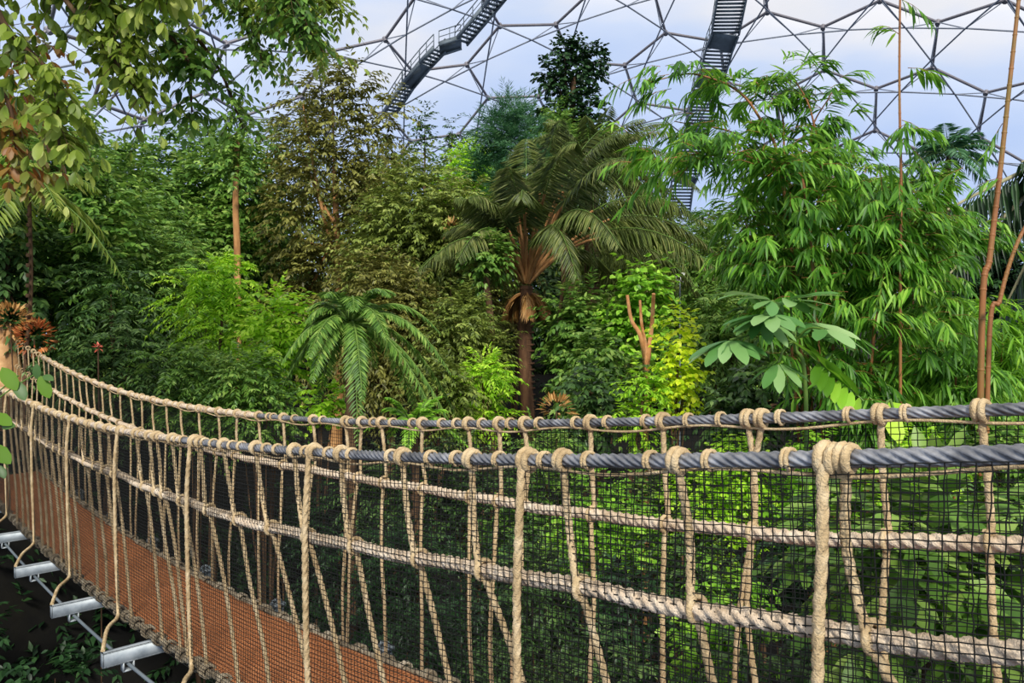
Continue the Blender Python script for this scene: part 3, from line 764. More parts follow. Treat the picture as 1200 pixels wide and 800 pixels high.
plant('dark_tree', 'dark climber-clad tree rising above the jungle against the dome', 'tree', 672, 44, 196, 80, 32, 'round', 'deep', 210, dens=2.6, scale=1.9, trunk=.3,
      lobes=[(np.array(p), q) for p, q in [((.2, 0, .6), .36), ((-.25, 0, .76), .24), ((.58, 0, .58), .3), ((-.72, 0, .38), .24), ((-.42, 0, .3), .24), ((-.05, 0, .15), .28), ((.5, 0, -.18), .34), ((-.8, 0, -.4), .34), ((0, 0, -.35), .42), ((0, 0, -.8), .5)]])
plant('leafy_bush', 'bright green bushy treetop under the dark climber-clad tree', 'tree', 655, 118, 260, 80, 30, 'fine', 'mid', 211, scale=1.5, trunk=.1)
plant('skyline_sapling', 'thin sapling poking above the skyline left of the feathery tree', 'tree', 498, 124, 200, 26, 40, 'small', 'dark', 212, scale=2.2, trunk=.06, nlobe=4)
plant('skyline_sapling', 'second thin sapling nearer the feathery tree on the skyline', 'tree', 530, 134, 200, 20, 40, 'small', 'dark', 213, scale=2.2, trunk=.06, nlobe=3)
plant('leafy_bush', 'sunlit yellow-green bush on the skyline left of the feathery tree', 'bush', 555, 165, 270, 90, 34, 'fine', 'lime', 214, scale=1.6, trunk=.1)
plant('olive_tree', 'ochre-tinged tree behind the left fronds of the central palm', 'tree', 575, 235, 470, 130, 26, 'fine', 'brown', 215, scale=1.2, trunk=.14)

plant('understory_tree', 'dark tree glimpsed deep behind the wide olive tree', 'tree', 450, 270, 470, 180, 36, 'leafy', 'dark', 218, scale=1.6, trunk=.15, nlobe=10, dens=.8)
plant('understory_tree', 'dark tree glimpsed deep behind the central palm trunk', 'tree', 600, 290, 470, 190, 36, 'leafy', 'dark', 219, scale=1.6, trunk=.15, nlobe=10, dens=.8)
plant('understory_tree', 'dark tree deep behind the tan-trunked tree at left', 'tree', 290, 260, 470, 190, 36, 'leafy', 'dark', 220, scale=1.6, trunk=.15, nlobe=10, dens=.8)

# --- the central palm
palm('date_palm', 'central palm with a brown trunk and tall olive fronds arching from tan leaf bases', 'palm', gp(620, 20), at(617, 335, 20), 34, 6.6, .8, .035, 90, 'tawny', 301, trunk_r=.2, bark=M_RED, lean=.3, rachis=M_TAN, elev=(.78, 1.42), sag=(.4, .84), ldroop=.8, skirt=7, start=.32, skirt_len=.12)
palm('date_palm', 'second palm with hanging olive fronds right of the central palm', 'palm', gp(700, 23), at(694, 196, 23), 60, 3.1, .55, .03, 56, 'tawny', 302, trunk_r=.18, lean=.1, elev=(-.3, 1.1), sag=(.4, .95), ldroop=.8)
palm('dark_palm', 'dark palm silhouetted against the dome right of the bamboo', 'palm', gp(1112, 34), at(1112, 182, 34), 22, 2.2, .7, .06, 34, 'blue', 303, trunk_r=.12, elev=(.0, 1.2), sag=(.4, .8), ldroop=.4)

# --- giant arching frond at the right edge
def big_palm():
    r = np.random.default_rng(311); base = gp(1290, 13); cr = at(1290, 165, 13)
    root = thing('arching_palm', base, 'huge palm at the right edge with pale-ribbed fronds arching to the left', 'palm')
    trunk_mesh(base, cr, .22, .18, r).build('trunk', M_BARK, root, smooth=True)
    for tgt, nl, sag in [((1085, 262), 46, .1), ((1120, 330), 44, .25), ((1200, 190), 40, .2), ((1400, 230), 40, .3), ((1290, 60), 40, .1), ((1180, 400), 40, .35), ((1380, 120), 36, .2)]:
        e = at(tgt[0], tgt[1], 13+r.uniform(-1, 1)); v = e-cr; ln = np.linalg.norm(v); d = v/ln+UPV*sag
        mb = MB(); frond(mb, cr, d*1.0, ln, sag, nl, .95, .07, r, rr=.06, ldroop=1.2, ang=.9)
        mb.build('frond', [LM['deep'], M_RIB], root)
big_palm()

# --- left side
GL = 'dark shrubs on the left bank'
plant('understory_tree', 'leafy drooping tree above the left end of the bridge', 'tree', 85, 165, 470, 190, 15, 'leafy', 'mid', 401, scale=.8, trunk=.12, nlobe=12)
plant('understory_tree', 'deep shaded tree behind the left bridge landing', 'tree', 10, 215, 470, 150, 13.5, 'leafy', 'dark', 402, scale=.9, trunk=.1, nlobe=10)
plant('understory_tree', 'fine-leaved tree left of the bright green shrub', 'tree', 185, 245, 500, 150, 16, 'pinn', 'mid', 403, scale=1.1, trunk=.1, nlobe=11)
plant('understory_tree', 'dusky green shrub standing over the left handrail', 'shrub', 130, 300, 500, 130, 13, 'pinn', 'dark', 404, scale=1.0, trunk=.08, nlobe=9)
plant('bright_shrub', 'bright green feathery shrub left of the tree fern', 'shrub', 262, 298, 430, 110, 12.5, 'pinn', 'lime', 405, scale=.85, trunk=.05, nlobe=9)
plant('bright_shrub', 'lime green shrub beside the tree fern', 'shrub', 330, 335, 480, 105, 12, 'small', 'lime', 406, scale=1.3, trunk=.05, nlobe=9)
plant('bright_shrub', 'small glowing lime bush at the foot of the tree fern', 'shrub', 378, 446, 505, 60, 10, 'round', 'lime', 407, scale=.8, trunk=.04, nlobe=5)
plant('understory_shrub', 'bluish green shrub behind the far handrail left of centre', 'shrub', 225, 400, 520, 130, 11, 'pinn', 'mid', 408, scale=.75, trunk=.05, nlobe=9)
plant('understory_shrub', 'soft green shrub just above the far handrail near the left', 'shrub', 300, 410, 530, 110, 10.5, 'fine', 'mid', 409, scale=.7, trunk=.05, nlobe=8)
palm('tree_fern', 'tree fern with arching feathery fronds behind the far handrail', 'fern', gp(412, 9.2), at(410, 382, 9.2), 30, 1.0, .2, .032, 46, 'mid', 410, trunk_r=.07, lean=.28, elev=(-.1, 1.2), sag=(.6, 1.25), ldroop=.35)
palm('tree_fern', 'smaller fern with pale tips low against the far handrail', 'fern', gp(488, 8.2), at(485, 502, 8.2), 14, .55, .13, .03, 26, 'bright', 411, trunk_r=.05, elev=(.2, 1.2), sag=(.4, .8), ldroop=.3)

# --- centre, low
plant('understory_shrub', 'dark green shrub left of the central palm trunk', 'shrub', 540, 335, 520, 110, 17, 'fine', 'olive', 420, scale=1.0, trunk=.08, nlobe=10)
plant('understory_shrub', 'mixed green shrub right of the central palm trunk', 'shrub', 688, 325, 500, 100, 17.5, 'leafy', 'mid', 421, scale=.75, trunk=.08, nlobe=10)
plant('understory_shrub', 'green bush left of the pollarded orange trunks', 'shrub', 700, 385, 520, 110, 13, 'leafy', 'mid', 422, scale=.7, trunk=.06, nlobe=9)
plant('understory_shrub', 'leafy bush behind the pollarded orange trunks', 'shrub', 755, 312, 470, 90, 17, 'round', 'bright', 423, scale=1.6, trunk=.06, nlobe=8)
plant('understory_shrub', 'yellow-tinged bush low at the foot of the central palm', 'shrub', 566, 415, 520, 80, 14, 'fine', 'lime', 424, scale=.85, trunk=.05, nlobe=8)
plant('understory_shrub', 'shaded bush between tree fern and central palm', 'shrub', 512, 412, 530, 90, 13, 'fine', 'olive', 425, scale=.85, trunk=.05, nlobe=8)
plant('understory_shrub', 'dark green bush behind the far handrail right of the palm trunk', 'shrub', 692, 425, 540, 90, 11, 'leafy', 'dark', 426, scale=.6, trunk=.05, nlobe=8)
plant('yellow_shrub', 'vivid yellow-green shrub right of the pollarded trunks', 'shrub', 795, 362, 515, 62, 11, 'round', 'yellow', 427, scale=.9, trunk=.04, nlobe=8, dens=.9)
plant('understory_shrub', 'lime shrub low beside the vivid yellow shrub', 'shrub', 755, 425, 530, 70, 10, 'fine', 'lime', 428, scale=.65, trunk=.04, nlobe=6)
plant('understory_shrub', 'green thicket between yellow shrub and large pale leaves', 'shrub', 850, 330, 520, 110, 14, 'fine', 'mid', 429, scale=.9, trunk=.06, nlobe=9)
plant('understory_shrub', 'dark bush beneath the large pale compound leaves', 'shrub', 890, 420, 540, 120, 10, 'leafy', 'dark', 430, scale=.6, trunk=.05, nlobe=9)

def pollard():
    r = np.random.default_rng(440); Y = 13.0; base = gp(757, Y)
    root = thing('pollarded_tree', base, 'pollarded tree with three bare orange-tan stems cut off at the top', 'tree')
    for pts, r0 in [([(757, 470), (752, 400), (740, 375), (735, 346)], .05), ([(757, 470), (757, 410), (752, 380), (750, 352)], .04), ([(757, 470), (760, 415), (764, 380), (766, 344)], .055)]:
        P = [base]+[at(a, b, Y+r.uniform(-.15, .15)) for a, b in pts]
        mb = MB(); q = smooth_path(P, 24); mb.tube(q, np.linspace(r0*1.0, r0*.55, len(q)), 8); mb.build('stem', M_ORBARK, root, smooth=True)
pollard()

def bare_trunk(label, pts, Y, r0, r1, mat, name='bare_trunk'):
    base = gp(pts[0][0], Y); root = thing(name, base, label, 'tree')
    P = smooth_path([base]+[at(a, b, Y) for a, b in pts[1:]], 24)
    mb = MB(); mb.tube(P, np.linspace(r0, r1, len(P)), 10); o = mb.build('trunk', mat, root, smooth=True)
    r = np.random.default_rng(int(pts[0][0]))
    b = MB(); n = 130; i = r.integers(len(P)*4//5, len(P), n); sprays(b, P[i], sphere_dirs(n, r, .5), .7, 4, .8, .2, .09, r, kind=1)
    b.build('crown', LM['mid'], root)
bare_trunk('slim tan tree trunk standing in the jungle left of the tall olive tree', [(279, 0), (278, 300), (276, 240), (278, 165)], 21, .10, .07, M_TAN)
bare_trunk('slender dark trunk left of the central palm trunk', [(578, 0), (576, 400), (570, 330), (572, 290)], 18, .1, .06, M_BARK)
bare_trunk('dark brown trunk rising below the bridge seen through the netting', [(1093, 0), (1092, 760), (1093, 690), (1094, 665)], 3.4, .045, .035, M_BARK)

def sign():
    Y = 21.; p = at(797, 325, Y); base = gp(797, Y)
    root = thing('sign', base, 'small white square sign on a post among the trees', 'sign')
    b = MB(); b.obox(p, (.12, 0, 0), (0, .015, 0), (0, 0, .13)); b.build('sign_board', M_WHITE, root)
    b = MB(); b.tube(np.stack([base, (base+p)/2, p-UPV*.1])+np.array([0, .03, 0]), .02, 6); b.build('post', M_STAIR, root)
sign()

# --- bamboo on the right
def bamboo_sprays(mb, tips, r, n, ln, lL=.27, lW=.038, k=6):
    for (p, d, m) in tips:
        P = np.asarray(p)+r.normal(0, .10, (m, 3)); D = unit(np.asarray(d)+r.normal(0, .35, (m, 3)))
        sprays(mb, P, D, ln*r.uniform(.6, 1.2, m), k, .55, lL, lW, r, .35, .55, 1, 0, stem=(.005, 1), taper=.4, jit=.2, curl=.25)

def bamboo():
    r = np.random.default_rng(500); Y = 9.5; base = gp(990, Y)
    root = thing('bamboo', base, 'bright green bamboo clump with long drooping leaves behind the right handrail', 'bamboo')
    culms = [[(985, 480), (975, 330), (965, 220), (950, 130), (925, 84)], [(995, 480), (1005, 300), (1005, 230), (985, 185)], [(1005, 480), (1040, 330), (1062, 260), (1085, 215)],
             [(975, 480), (930, 330), (900, 220), (868, 160), (790, 142)], [(980, 480), (935, 300), (920, 190), (915, 130), (885, 95)], [(1010, 480), (1070, 350), (1105, 290), (1130, 280)],
             [(985, 480), (950, 280), (915, 205), (850, 178), (770, 188)], [(970, 480), (925, 380), (890, 310), (870, 250)], [(1000, 480), (1025, 380), (1050, 310), (1060, 250)],
             [(975, 480), (925, 270), (885, 130), (820, 88), (760, 96)], [(990, 480), (960, 250), (950, 160), (975, 108)]]
    tips = []
    for i, c in enumerate(culms):
        yy = Y+r.uniform(-.7, .9); b0 = gp(c[0][0], Y)+r.normal(0, .08, 3)*np.array([1, 1, 0])
        P = smooth_path([b0]+[at(a, b, yy) for a, b in c[1:]], 40)
        mb = MB(); t = np.linspace(0, 1, len(P)); mb.tube(P, .022*(1-.85*t)+.003, 6); 
        for j in range(0, len(P), 3): 
            if j < len(P)-1: mb.tube(np.stack([P[j]-.012*unit(P[j+1]-P[j]), P[j], P[j]+.012*unit(P[j+1]-P[j])]), (.026*(1-.85*t[j])+.004)*np.array([.9, 1.1, .9]), 6, cap=False)
        mb.build('cane', M_CANE, root, smooth=True)
        lm = MB()
        for j in range(int(len(P)*.28), len(P)):
            v = unit(P[min(j+1, len(P)-1)]-P[j-1]); a = r.uniform(0, 6.28)
            out = unit(np.array([math.cos(a), math.sin(a)*.8, .25])+v*.35)
            dense = 2 if P[j][2] < at(0, 190, Y)[2] else 1
            if dense == 1 and r.random() < .35: continue
            for q in range(dense):
                a = r.uniform(0, 6.28); out = unit(np.array([math.cos(a), math.sin(a)*.8, .3])+v*.3)
                tips.append(1)
                bamboo_sprays(lm, [(P[j]+out*r.uniform(.05, .35 if dense > 1 else .1), out, 2)], r, 1, .34 if dense > 1 else .3)
        end = unit(P[-1]-P[-4]); bamboo_sprays(lm, [(P[-1]-end*.1, end, 3), (P[-4], end+np.array([0, 0, -.3]), 2)], r, 1, .38)
        lm.build('foliage', [LM['bamboo'], M_CANE], root)
    # bushy heart of the clump
    mb, _ = MB(), 0
    n = 620
    ang = r.uniform(0, 6.28, n); px = 1000+120*r.uniform(-1, 1, n); py = 345+140*r.uniform(-1, 1, n)
    ok = ((px-1000)/125)**2+((py-345)/140)**2 < 1
    P = np.array([at(a, b, Y+r.uniform(-1.0, 1.0)) for a, b in zip(px[ok], py[ok])])
    D = unit(np.stack([np.cos(ang[ok]), np.sin(ang[ok])*.8-.25, .25+0*ang[ok]], 1))
    sprays(mb, P, D, .34*r.uniform(.6, 1.2, len(P)), 6, .55, .29, .040, r, .4, .6, 1, 0, stem=(.004, 1), taper=.4, jit=.2, curl=.25)
    mb.build('foliage', [LM['bamboo'], M_CANE], root)
bamboo()

def cane(label, pts, Y, r0, r1, leaf_at=(), seed=1):
    r = np.random.default_rng(seed); base = gp(pts[0][0], Y); root = thing('bamboo_cane', base, label, 'bamboo')
    P = smooth_path([base]+[at(a, b, Y) for a, b in pts[1:]], 60); t = np.linspace(0, 1, len(P)); rad = r0*(1-t)+r1*t
    mb = MB(); mb.tube(P, rad, 9)
    for j in range(1, len(P)-1, 2):
        v = unit(P[j+1]-P[j]); mb.tube(np.stack([P[j]-v*.015, P[j], P[j]+v*.015]), rad[j]*np.array([.95, 1.2, .95]), 9, cap=False)
    mb.build('culm', M_CANE, root, smooth=True)
    lm = MB()
    for px, py, dx, dz, m in leaf_at:
        p = at(px, py, Y); bamboo_sprays(lm, [(p, (dx, -.2, dz), m)], r, 1, .3)
    if leaf_at: lm.build('foliage', [LM['bamboo'], M_CANE], root)
cane('thin upright bamboo cane with leaf tufts crossing the dome left of the leaning canes', [(1056, 480), (1055, 350), (1056, 220), (1054, 100), (1055, -30)], 8.6, .019, .011,
     [(1054, 40, .3, .1, 1), (1056, 88, .8, .1, 2), (1055, 150, -.4, -.2, 3), (1055, 160, .6, -.2, 4), (1055, 200, .3, -.5, 4), (1055, 210, -.3, -.4, 3), (1056, 30, .5, -.5, 1), (1055, 240, .5, -.2, 4), (1055, 260, -.6, 0, 3)], 1)
cane('thick reddish cane leaning right up to the top edge', [(1145, 480), (1150, 400), (1160, 300), (1172, 200), (1184, 90), (1197, -30)], 8.0, .036, .018, [(1168, 205, -.5, -.1, 2), (1182, 120, -.4, -.4, 1)], 2)
cane('second reddish cane leaning out of frame at the right', [(1152, 480), (1158, 430), (1172, 350), (1190, 290), (1215, 240)], 7.8, .026, .016, [(1190, 290, .5, -.1, 2)], 3)

for i, (px, top, bot, wp, Y, col, lab) in enumerate([
  (1085, 330, 520, 120, 10.5, 'bamboo', 'bright bamboo thicket below the thin upright cane'),
  (1175, 350, 520, 120, 11, 'bright', 'light green thicket behind the leaning reddish canes'),
  (1120, 400, 540, 140, 9, 'bamboo', 'low bamboo thicket along the far handrail at right'),
  (1020, 410, 530, 110, 9, 'bamboo', 'low bamboo growth at the foot of the clump')]):
    plant('bamboo_thicket', lab, 'bamboo', px, top, bot, wp, Y, 'strap', col, 520+i, scale=.75, trunk=.03, nlobe=10, bark=M_CANE, crownname='foliage')

# --- large pale compound leaves in front of the bamboo
def compound(mb, stem_base, hub, d, n, lL, lW, r, spread=2.5, palm_=True):
    mb.tube(smooth_path([stem_base, (np.asarray(stem_base)+hub)/2+UPV*.06, hub], 10), .011, 6, 1)
    d = unit(d); side = unit(np.cross(d, UPV)); 
    a = np.linspace(-spread/2, spread/2, n)
    D = np.outer(np.cos(a), d)+np.outer(np.sin(a), side)-UPV*.22+r.normal(0, .06, (n, 3))
    l = lL*(1-.32*np.abs(a/(spread/2))**1.5)*r.uniform(.9, 1.1, n)
    mb.leaves(np.repeat([hub], n, 0)+D*.02, D, UPV+r.normal(0, .15, (n, 3)), l, lW*np.ones(n), 2, 0, fold=.06, curl=.2)

def big_leaf():
    r = np.random.default_rng(540); Y = 7.4; base = gp(935, Y)
    root = thing('large_leaved_plant', base, 'large-leaved plant with pale sage palmate leaves before the bamboo clump', 'plant')
    top = at(930, 400, Y)
    mb = MB(); mb.tube(smooth_path([base, at(945, 500, Y), top], 14), np.linspace(.03, .016, 15), 8); mb.build('stem', M_GSTEM, root, smooth=True)
    for hx, hy, dx, dy, dz, n, l in [(903, 368, -.9, -.5, .1, 9, .5), (893, 372, .1, -1, -.3, 8, .42), (925, 352, .4, -.6, .35, 9, .5), (855, 398, -.7, -.7, -.1, 9, .48), (945, 378, 1, -.4, 0, 6, .5),
                                     (965, 385, .9, -.5, -.15, 5, .46), (905, 352, -.6, .3, .4, 7, .42), (912, 425, -.2, -1, -.35, 7, .38), (880, 345, -.4, .5, .3, 6, .4)]:
        mb = MB(); compound(mb, top, at(hx, hy, Y+r.uniform(-.35, .25)), (dx, dy, dz), n, l, l*.30, r, 3.4)
        o = mb.build('leaf', [LM['sage'], M_GSTEM], root)
    mb = MB(); a = at(960, 425, Y-.4); b = at(1012, 470, Y-.6)
    r2 = np.random.default_rng(3); d = unit(b-a)
    mb.tube(np.stack([top, a, (a+b)/2+UPV*.02, b]), .009, 6, 1)
    for t in np.linspace(0, .9, 7):
        for sg in (-1, 1):
            p = a+(b-a)*t; D = unit(sg*np.array([-.3, -.2, .55])+d*-.5+r2.normal(0, .08, 3))
            mb.leaves([p], [D if sg > 0 else unit(np.array([-.4, -.6, -.45]))], [UPV+r2.normal(0, .2, 3)], .3, .1, 2, 0)
    o = mb.build('leaf', [LM['bright'], M_GSTEM], root); o['label'] = 'bright green feathered leaf'
big_leaf()

def round_leaf():
    r = np.random.default_rng(545); Y = 5.2; base = gp(1045, Y); p = at(1030, 478, Y)
    root = thing('broad_leaved_plant', base, 'plant raising one broad bright green leaf over the far handrail', 'plant')
    mb = MB(); mb.tube(smooth_path([base, at(1050, 560, Y), p], 14), .01, 6); mb.build('stem', M_GSTEM, root, smooth=True)
    mb = MB(); mb.leaves([at(1075, 480, Y+.1)], [np.array([-1, -.15, .12])], [np.array([0, -.45, 1])], .32, .17, 2, 0, .1, .25)
    mb.leaves([at(1035, 478, Y)], [np.array([.2, -.5, -.6])], [np.array([0, -.6, .7])], .25, .14, 2, 0, .1, .25); mb.build('leaf', LM['lime'], root)
round_leaf()

# --- overhanging canopy at upper left
def canopy():
    r = np.random.default_rng(600); Y = 7.5; base = gp(-160, Y+1)
    root = thing('overhanging_tree', base, 'overhanging tree with large pale yellowish leaves across the upper left corner', 'tree')
    tm = MB(); top = at(-60, -140, Y)
    tm.tube(smooth_path([base, at(-150, 250, Y+.6), at(-110, 0, Y+.2), top], 20), np.linspace(.16, .08, 19) if False else .12, 10)
    tm.build('trunk', M_BARK, root, smooth=True)
    hubs = [at(-110, 0, Y+.2), at(-60, -140, Y)]
    for i, (ends, hab) in enumerate([([(20, -40), (110, 40), (170, 120)], 'b'), ([(0, 20), (60, 90), (70, 180)], 'b'), ([(60, -90), (170, -20), (250, 70), (285, 150)], 's'), ([(80, -110), (220, -40), (330, 10), (380, 62)], 's'),
                                     ([(-40, 60), (10, 120), (20, 200)], 'b'), ([(100, -100), (240, -70), (350, -20), (395, 10)], 's'), ([(40, -60), (150, 10), (215, 60), (225, 130)], 'm'), ([(20, -70), (110, -30), (130, 60)], 'b'), ([(80, -90), (190, -50), (280, 10), (310, 80)], 's'),
                                     ([(-60, 100), (0, 70), (60, 50)], 'b'), ([(60, -90), (150, -50), (200, -10)], 'b'), ([(90, -90), (230, -60), (300, -30), (340, 30)], 'm'), ([(120, -90), (260, -60), (330, -20), (365, 40)], 's'), ([(60, -80), (130, 0), (150, 80)], 'm')]):
        yy = Y+r.uniform(-.9, 1.3)
        P = smooth_path([hubs[i % 2]]+[at(a, b, yy) for a, b in ends], 30); t = np.linspace(0, 1, len(P))
        mb = MB(); mb.tube(P, .04*(1-.85*t)+.004, 6); bo = mb.build('branch', M_BARK, root, smooth=True)
        lm = MB(); lo = len(P)//4
        m = {'b': 46, 'm': 80, 's': 100}[hab]
        j = r.integers(lo, len(P), m); D = unit(r.normal(0, 1, (m, 3))*np.array([1, .8, .5])+np.array([.2, -.1, -.25]))
        if hab == 'b': sprays(lm, P[j], D, .42*r.uniform(.5, 1.2, m), 3, .8, .14+.12*(i % 3)/2, .065+.055*(i % 3)/2, r, .4, .5, 2, 0, stem=(.005, 1), curl=.2)
        elif hab == 'm': sprays(lm, P[j], D, .34*r.uniform(.5, 1.2, m), 4, .8, .16, .07, r, .35, .4, 1, 0, stem=(.004, 1))
        else: sprays(lm, P[j], D, .36*r.uniform(.5, 1.2, m), 5, .8, .11, .048, r, .35, .35, 1, 0, stem=(.004, 1))
        lm.build('foliage', [LM['rust' if i in (4, 9) else 'big' if hab == 'b' or i % 2 else 'mid'], M_BARK], bo)
canopy()
plant('understory_tree', 'ruddy olive tree beneath the overhanging branches at far left', 'tree', 60, 90, 260, 170, 17, 'broad', 'big', 603, scale=.85, trunk=.1, nlobe=8, dens=.7)
palm('strap_palm', 'palm with pale strap fronds above the left end of the bridge', 'palm', gp(30, 12.5), at(34, 222, 12.5), 12, 1.3, .42, .06, 20, 'big', 604, trunk_r=.035, elev=(-.2, .9), sag=(.5, .9), ldroop=.5)

# leaves in front of the bridge at the left edge
def sprig():
    r = np.random.default_rng(610); Y = 5.2; base = gp(-120, Y)
    root = thing('leafy_vine', base, 'leafy sprig poking in front of the left end of the bridge', 'plant')
    P = smooth_path([base, at(-90, 620, Y), at(-50, 520, Y), at(-12, 470, Y)], 24)
    mb = MB(); mb.tube(P, .012, 6)
    for tgt in [(22, 440), (8, 500), (45, 436), (10, 548)]: mb.tube(smooth_path([P[-6], (P[-6]+at(*tgt, Y))/2+UPV*.03, at(*tgt, Y)], 8), .005, 5)
    mb.build('stem', M_GSTEM, root, smooth=True)
    for px, py, dx, dz, l in [(2, 430, .5, -.5, .2), (18, 445, .45, -.6, .16), (46, 440, .5, -.75, .17), (44, 445, .05, .9, .11), (50, 440, .5, -.1, .1), (-8, 485, .6, -.2, .17), (2, 500, .5, .1, .12), (-10, 520, .6, -.4, .2), (0, 545, .35, -.5, .1)]:
        b = MB(); b.leaves([at(px, py, Y)], [(dx, -.25, dz)], [(.25, -.8, .5)], l, l*.5, 2, 0, .12, .2); b.build('leaf', LM['canopy' if l > .165 else 'dark'], root)
sprig()

# rocks and dry plants at the bridge's left landing
def rock(label, px, py, w_, h_, Y, seed, mat):
    r = np.random.default_rng(seed); c = at(px, py, Y); gz = float(ground_z(c[0], c[1]))
    n, m = 15, 24; th = np.linspace(0, np.pi, n)[:, None]; ph = np.linspace(0, 2*np.pi, m, endpoint=False)[None]
    d = np.stack([np.sin(th)*np.cos(ph), np.sin(th)*np.sin(ph), np.cos(th)+0*ph], -1)
    k = 1+.18*np.sin(d[..., 0]*4+seed)*np.cos(d[..., 1]*5)+.12*np.sin(d[..., 2]*7+d[..., 0]*3)+.07*np.sin(d[..., 0]*13+d[..., 2]*9)
    top = c[2]+h_; V = d*k[..., None]*np.array([w_, w_*.8, (top-gz)/2+.2])+np.array([c[0], c[1], (top+gz)/2-.2])
    b = MB(); b.add(V, grid_faces(n, m, True)); o = b.build('boulder', mat, smooth=True); tag(o, label, 'rock')
rock('tan boulder at the left landing of the bridge', 2, 385, .33, .15, 13.2, 3, M_ROCK)
def tuft(name, label, cat, px, py, Y, n, L_, W_, col, seed, rad=.1):
    r = np.random.default_rng(seed); p = at(px, py, Y); base = gp(px, Y); root = thing(name, base, label, cat)
    mb = MB(); mb.tube(smooth_path([base, (base+p)/2+np.array([.05, 0, 0]), p], 12), .01, 6); mb.build('stem', M_BARK, root, smooth=True)
    mb = MB(); D = sphere_dirs(n, r, .5); mb.leaves(p+D*rad*.3, D, UPV+r.normal(0, .5, (n, 3)), L_*r.uniform(.7, 1.2, n), W_, 1, 0)
    mb.build('petals' if cat == 'flower' else 'foliage', LM[col], root)
tuft('dry_fern', 'rusty orange dry plant beside the tan boulder at the left landing', 'plant', 40, 397, 12.6, 160, .13, .04, 'orange', 620, .8)
tuft('dry_fern', 'tan dry plant above the left end of the far handrail', 'plant', 12, 378, 12.4, 160, .13, .035, 'dry', 621, .8)
tuft('flower', 'single coral orange flower above the far handrail at left', 'flower', 115, 407, 11, 22, .055, .03, 'flower', 622)
tuft('dry_fern', 'dry tan plant at the foot of the central palm', 'plant', 652, 482, 9.5, 90, .12, .025, 'dry', 623, .5)
tuft('dry_fern', 'pinkish dry tuft high in the olive tree shade', 'plant', 527, 268, 21, 30, .22, .05, 'dry', 624, .5)

# --- shrubs below the bridge, seen through the nets
GN = 'leafy shrubs below the bridge'
LN = 'low leafy shrub below the bridge seen through the black netting'
k = 0
LOW = [
  (700, 545, 130, 7.6, 'round', 'bright'), (610, 560, 110, 8.4, 'round', 'mid'), (780, 520, 130, 9.0, 'round', 'mid'), (640, 505, 120, 9.5, 'fine', 'mid'), (540, 505, 120, 9.5, 'fine', 'dark'), (460, 520, 110, 9.5, 'fine', 'dark'),
  (860, 505, 130, 8.2, 'round', 'lime'), (960, 500, 130, 8.0, 'round', 'bright'), (1070, 498, 140, 7.6, 'round', 'lime'), (1170, 500, 140, 7.2, 'round', 'mid'), (1260, 520, 150, 7.0, 'round', 'mid'),
  (850, 670, 110, 5.6, 'round', 'bright'), (1110, 590, 150, 5.6, 'leafy', 'mid'), (1190, 640, 150, 5.2, 'round', 'mid'), (1010, 640, 120, 6.2, 'leafy', 'deep'), (930, 600, 130, 6.8, 'leafy', 'deep'), (1060, 720, 140, 5.0, 'leafy', 'dark'),
  (740, 660, 130, 6.4, 'leafy', 'deep'), (640, 650, 130, 6.8, 'fine', 'dark'), (560, 640, 120, 7.4, 'fine', 'deep'), (480, 610, 120, 8.2, 'fine', 'deep'), (400, 570, 110, 9.4, 'fine', 'deep'), (700, 740, 150, 5.2, 'fine', 'dark'),
  (880, 740, 150, 4.8, 'fine', 'dark'), (980, 760, 150, 4.6, 'leafy', 'dark'), (1180, 740, 170, 4.4, 'leafy', 'mid'), (590, 740, 150, 5.8, 'small', 'dark'), (500, 720, 140, 6.4, 'fine', 'deep'), (800, 600, 120, 7.2, 'fine', 'dark')]
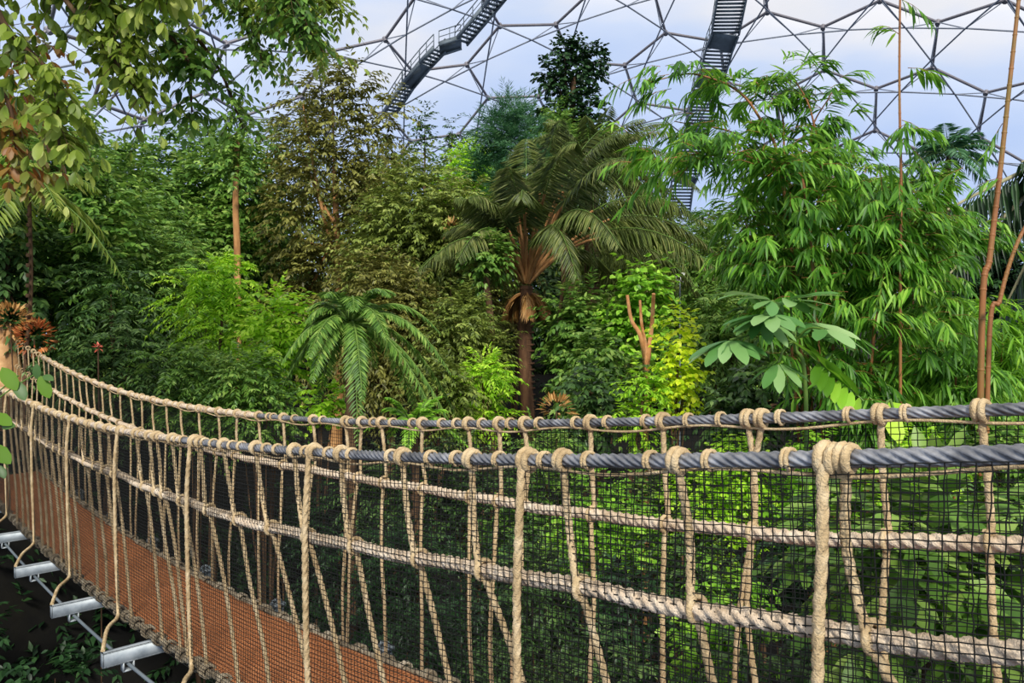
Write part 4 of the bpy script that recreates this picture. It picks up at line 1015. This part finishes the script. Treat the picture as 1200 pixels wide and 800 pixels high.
ORD = 'first second third fourth fifth sixth seventh eighth ninth tenth eleventh twelfth thirteenth'.split()
TONE = dict(bright='bright green', lime='lime green', mid='mid green', dark='dark green', deep='deep green')
row_of = lambda Y: 'front' if Y < 5.5 else 'middle' if Y < 7.3 else 'back'
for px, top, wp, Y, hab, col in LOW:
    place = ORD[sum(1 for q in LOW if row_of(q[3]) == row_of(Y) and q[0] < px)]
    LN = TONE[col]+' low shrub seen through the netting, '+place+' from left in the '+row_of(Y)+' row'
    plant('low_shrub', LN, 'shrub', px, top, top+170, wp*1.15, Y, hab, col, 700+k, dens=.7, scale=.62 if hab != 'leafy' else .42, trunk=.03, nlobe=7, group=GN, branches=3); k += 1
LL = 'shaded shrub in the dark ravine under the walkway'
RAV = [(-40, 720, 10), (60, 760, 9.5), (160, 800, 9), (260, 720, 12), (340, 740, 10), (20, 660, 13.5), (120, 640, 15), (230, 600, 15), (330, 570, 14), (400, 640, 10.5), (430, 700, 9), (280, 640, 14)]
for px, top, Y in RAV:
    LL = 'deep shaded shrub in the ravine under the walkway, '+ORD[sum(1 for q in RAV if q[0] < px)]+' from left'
    plant('ravine_shrub', LL, 'shrub', px, top, top+150, 140, Y, 'leafy', 'deep', 760+k, dens=.35, scale=.6, trunk=.03, nlobe=6, group='shaded shrubs in the ravine', branches=3); k += 1  # darkest leaf colour and sparse leaves stand in for the ravine's shade

# ground cover
def undergrowth():
    r = np.random.default_rng(800); n = 6400
    x = r.uniform(-24, 24, n); y = r.uniform(3.5, 34, n); z = ground_z(x, y)
    x[3800:] = r.uniform(-9, 2, n-3800); y[3800:] = r.uniform(4, 15, n-3800); z = ground_z(x, y)
    mb = MB(); D = sphere_dirs(n, r, .7)
    sprays(mb, np.stack([x, y, z], 1), D, .5*r.uniform(.5, 1.3, n), 4, .8, .22, .09, r, .3, .2, 0, 0)
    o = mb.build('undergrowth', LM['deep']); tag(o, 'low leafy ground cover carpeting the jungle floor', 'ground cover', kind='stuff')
undergrowth()
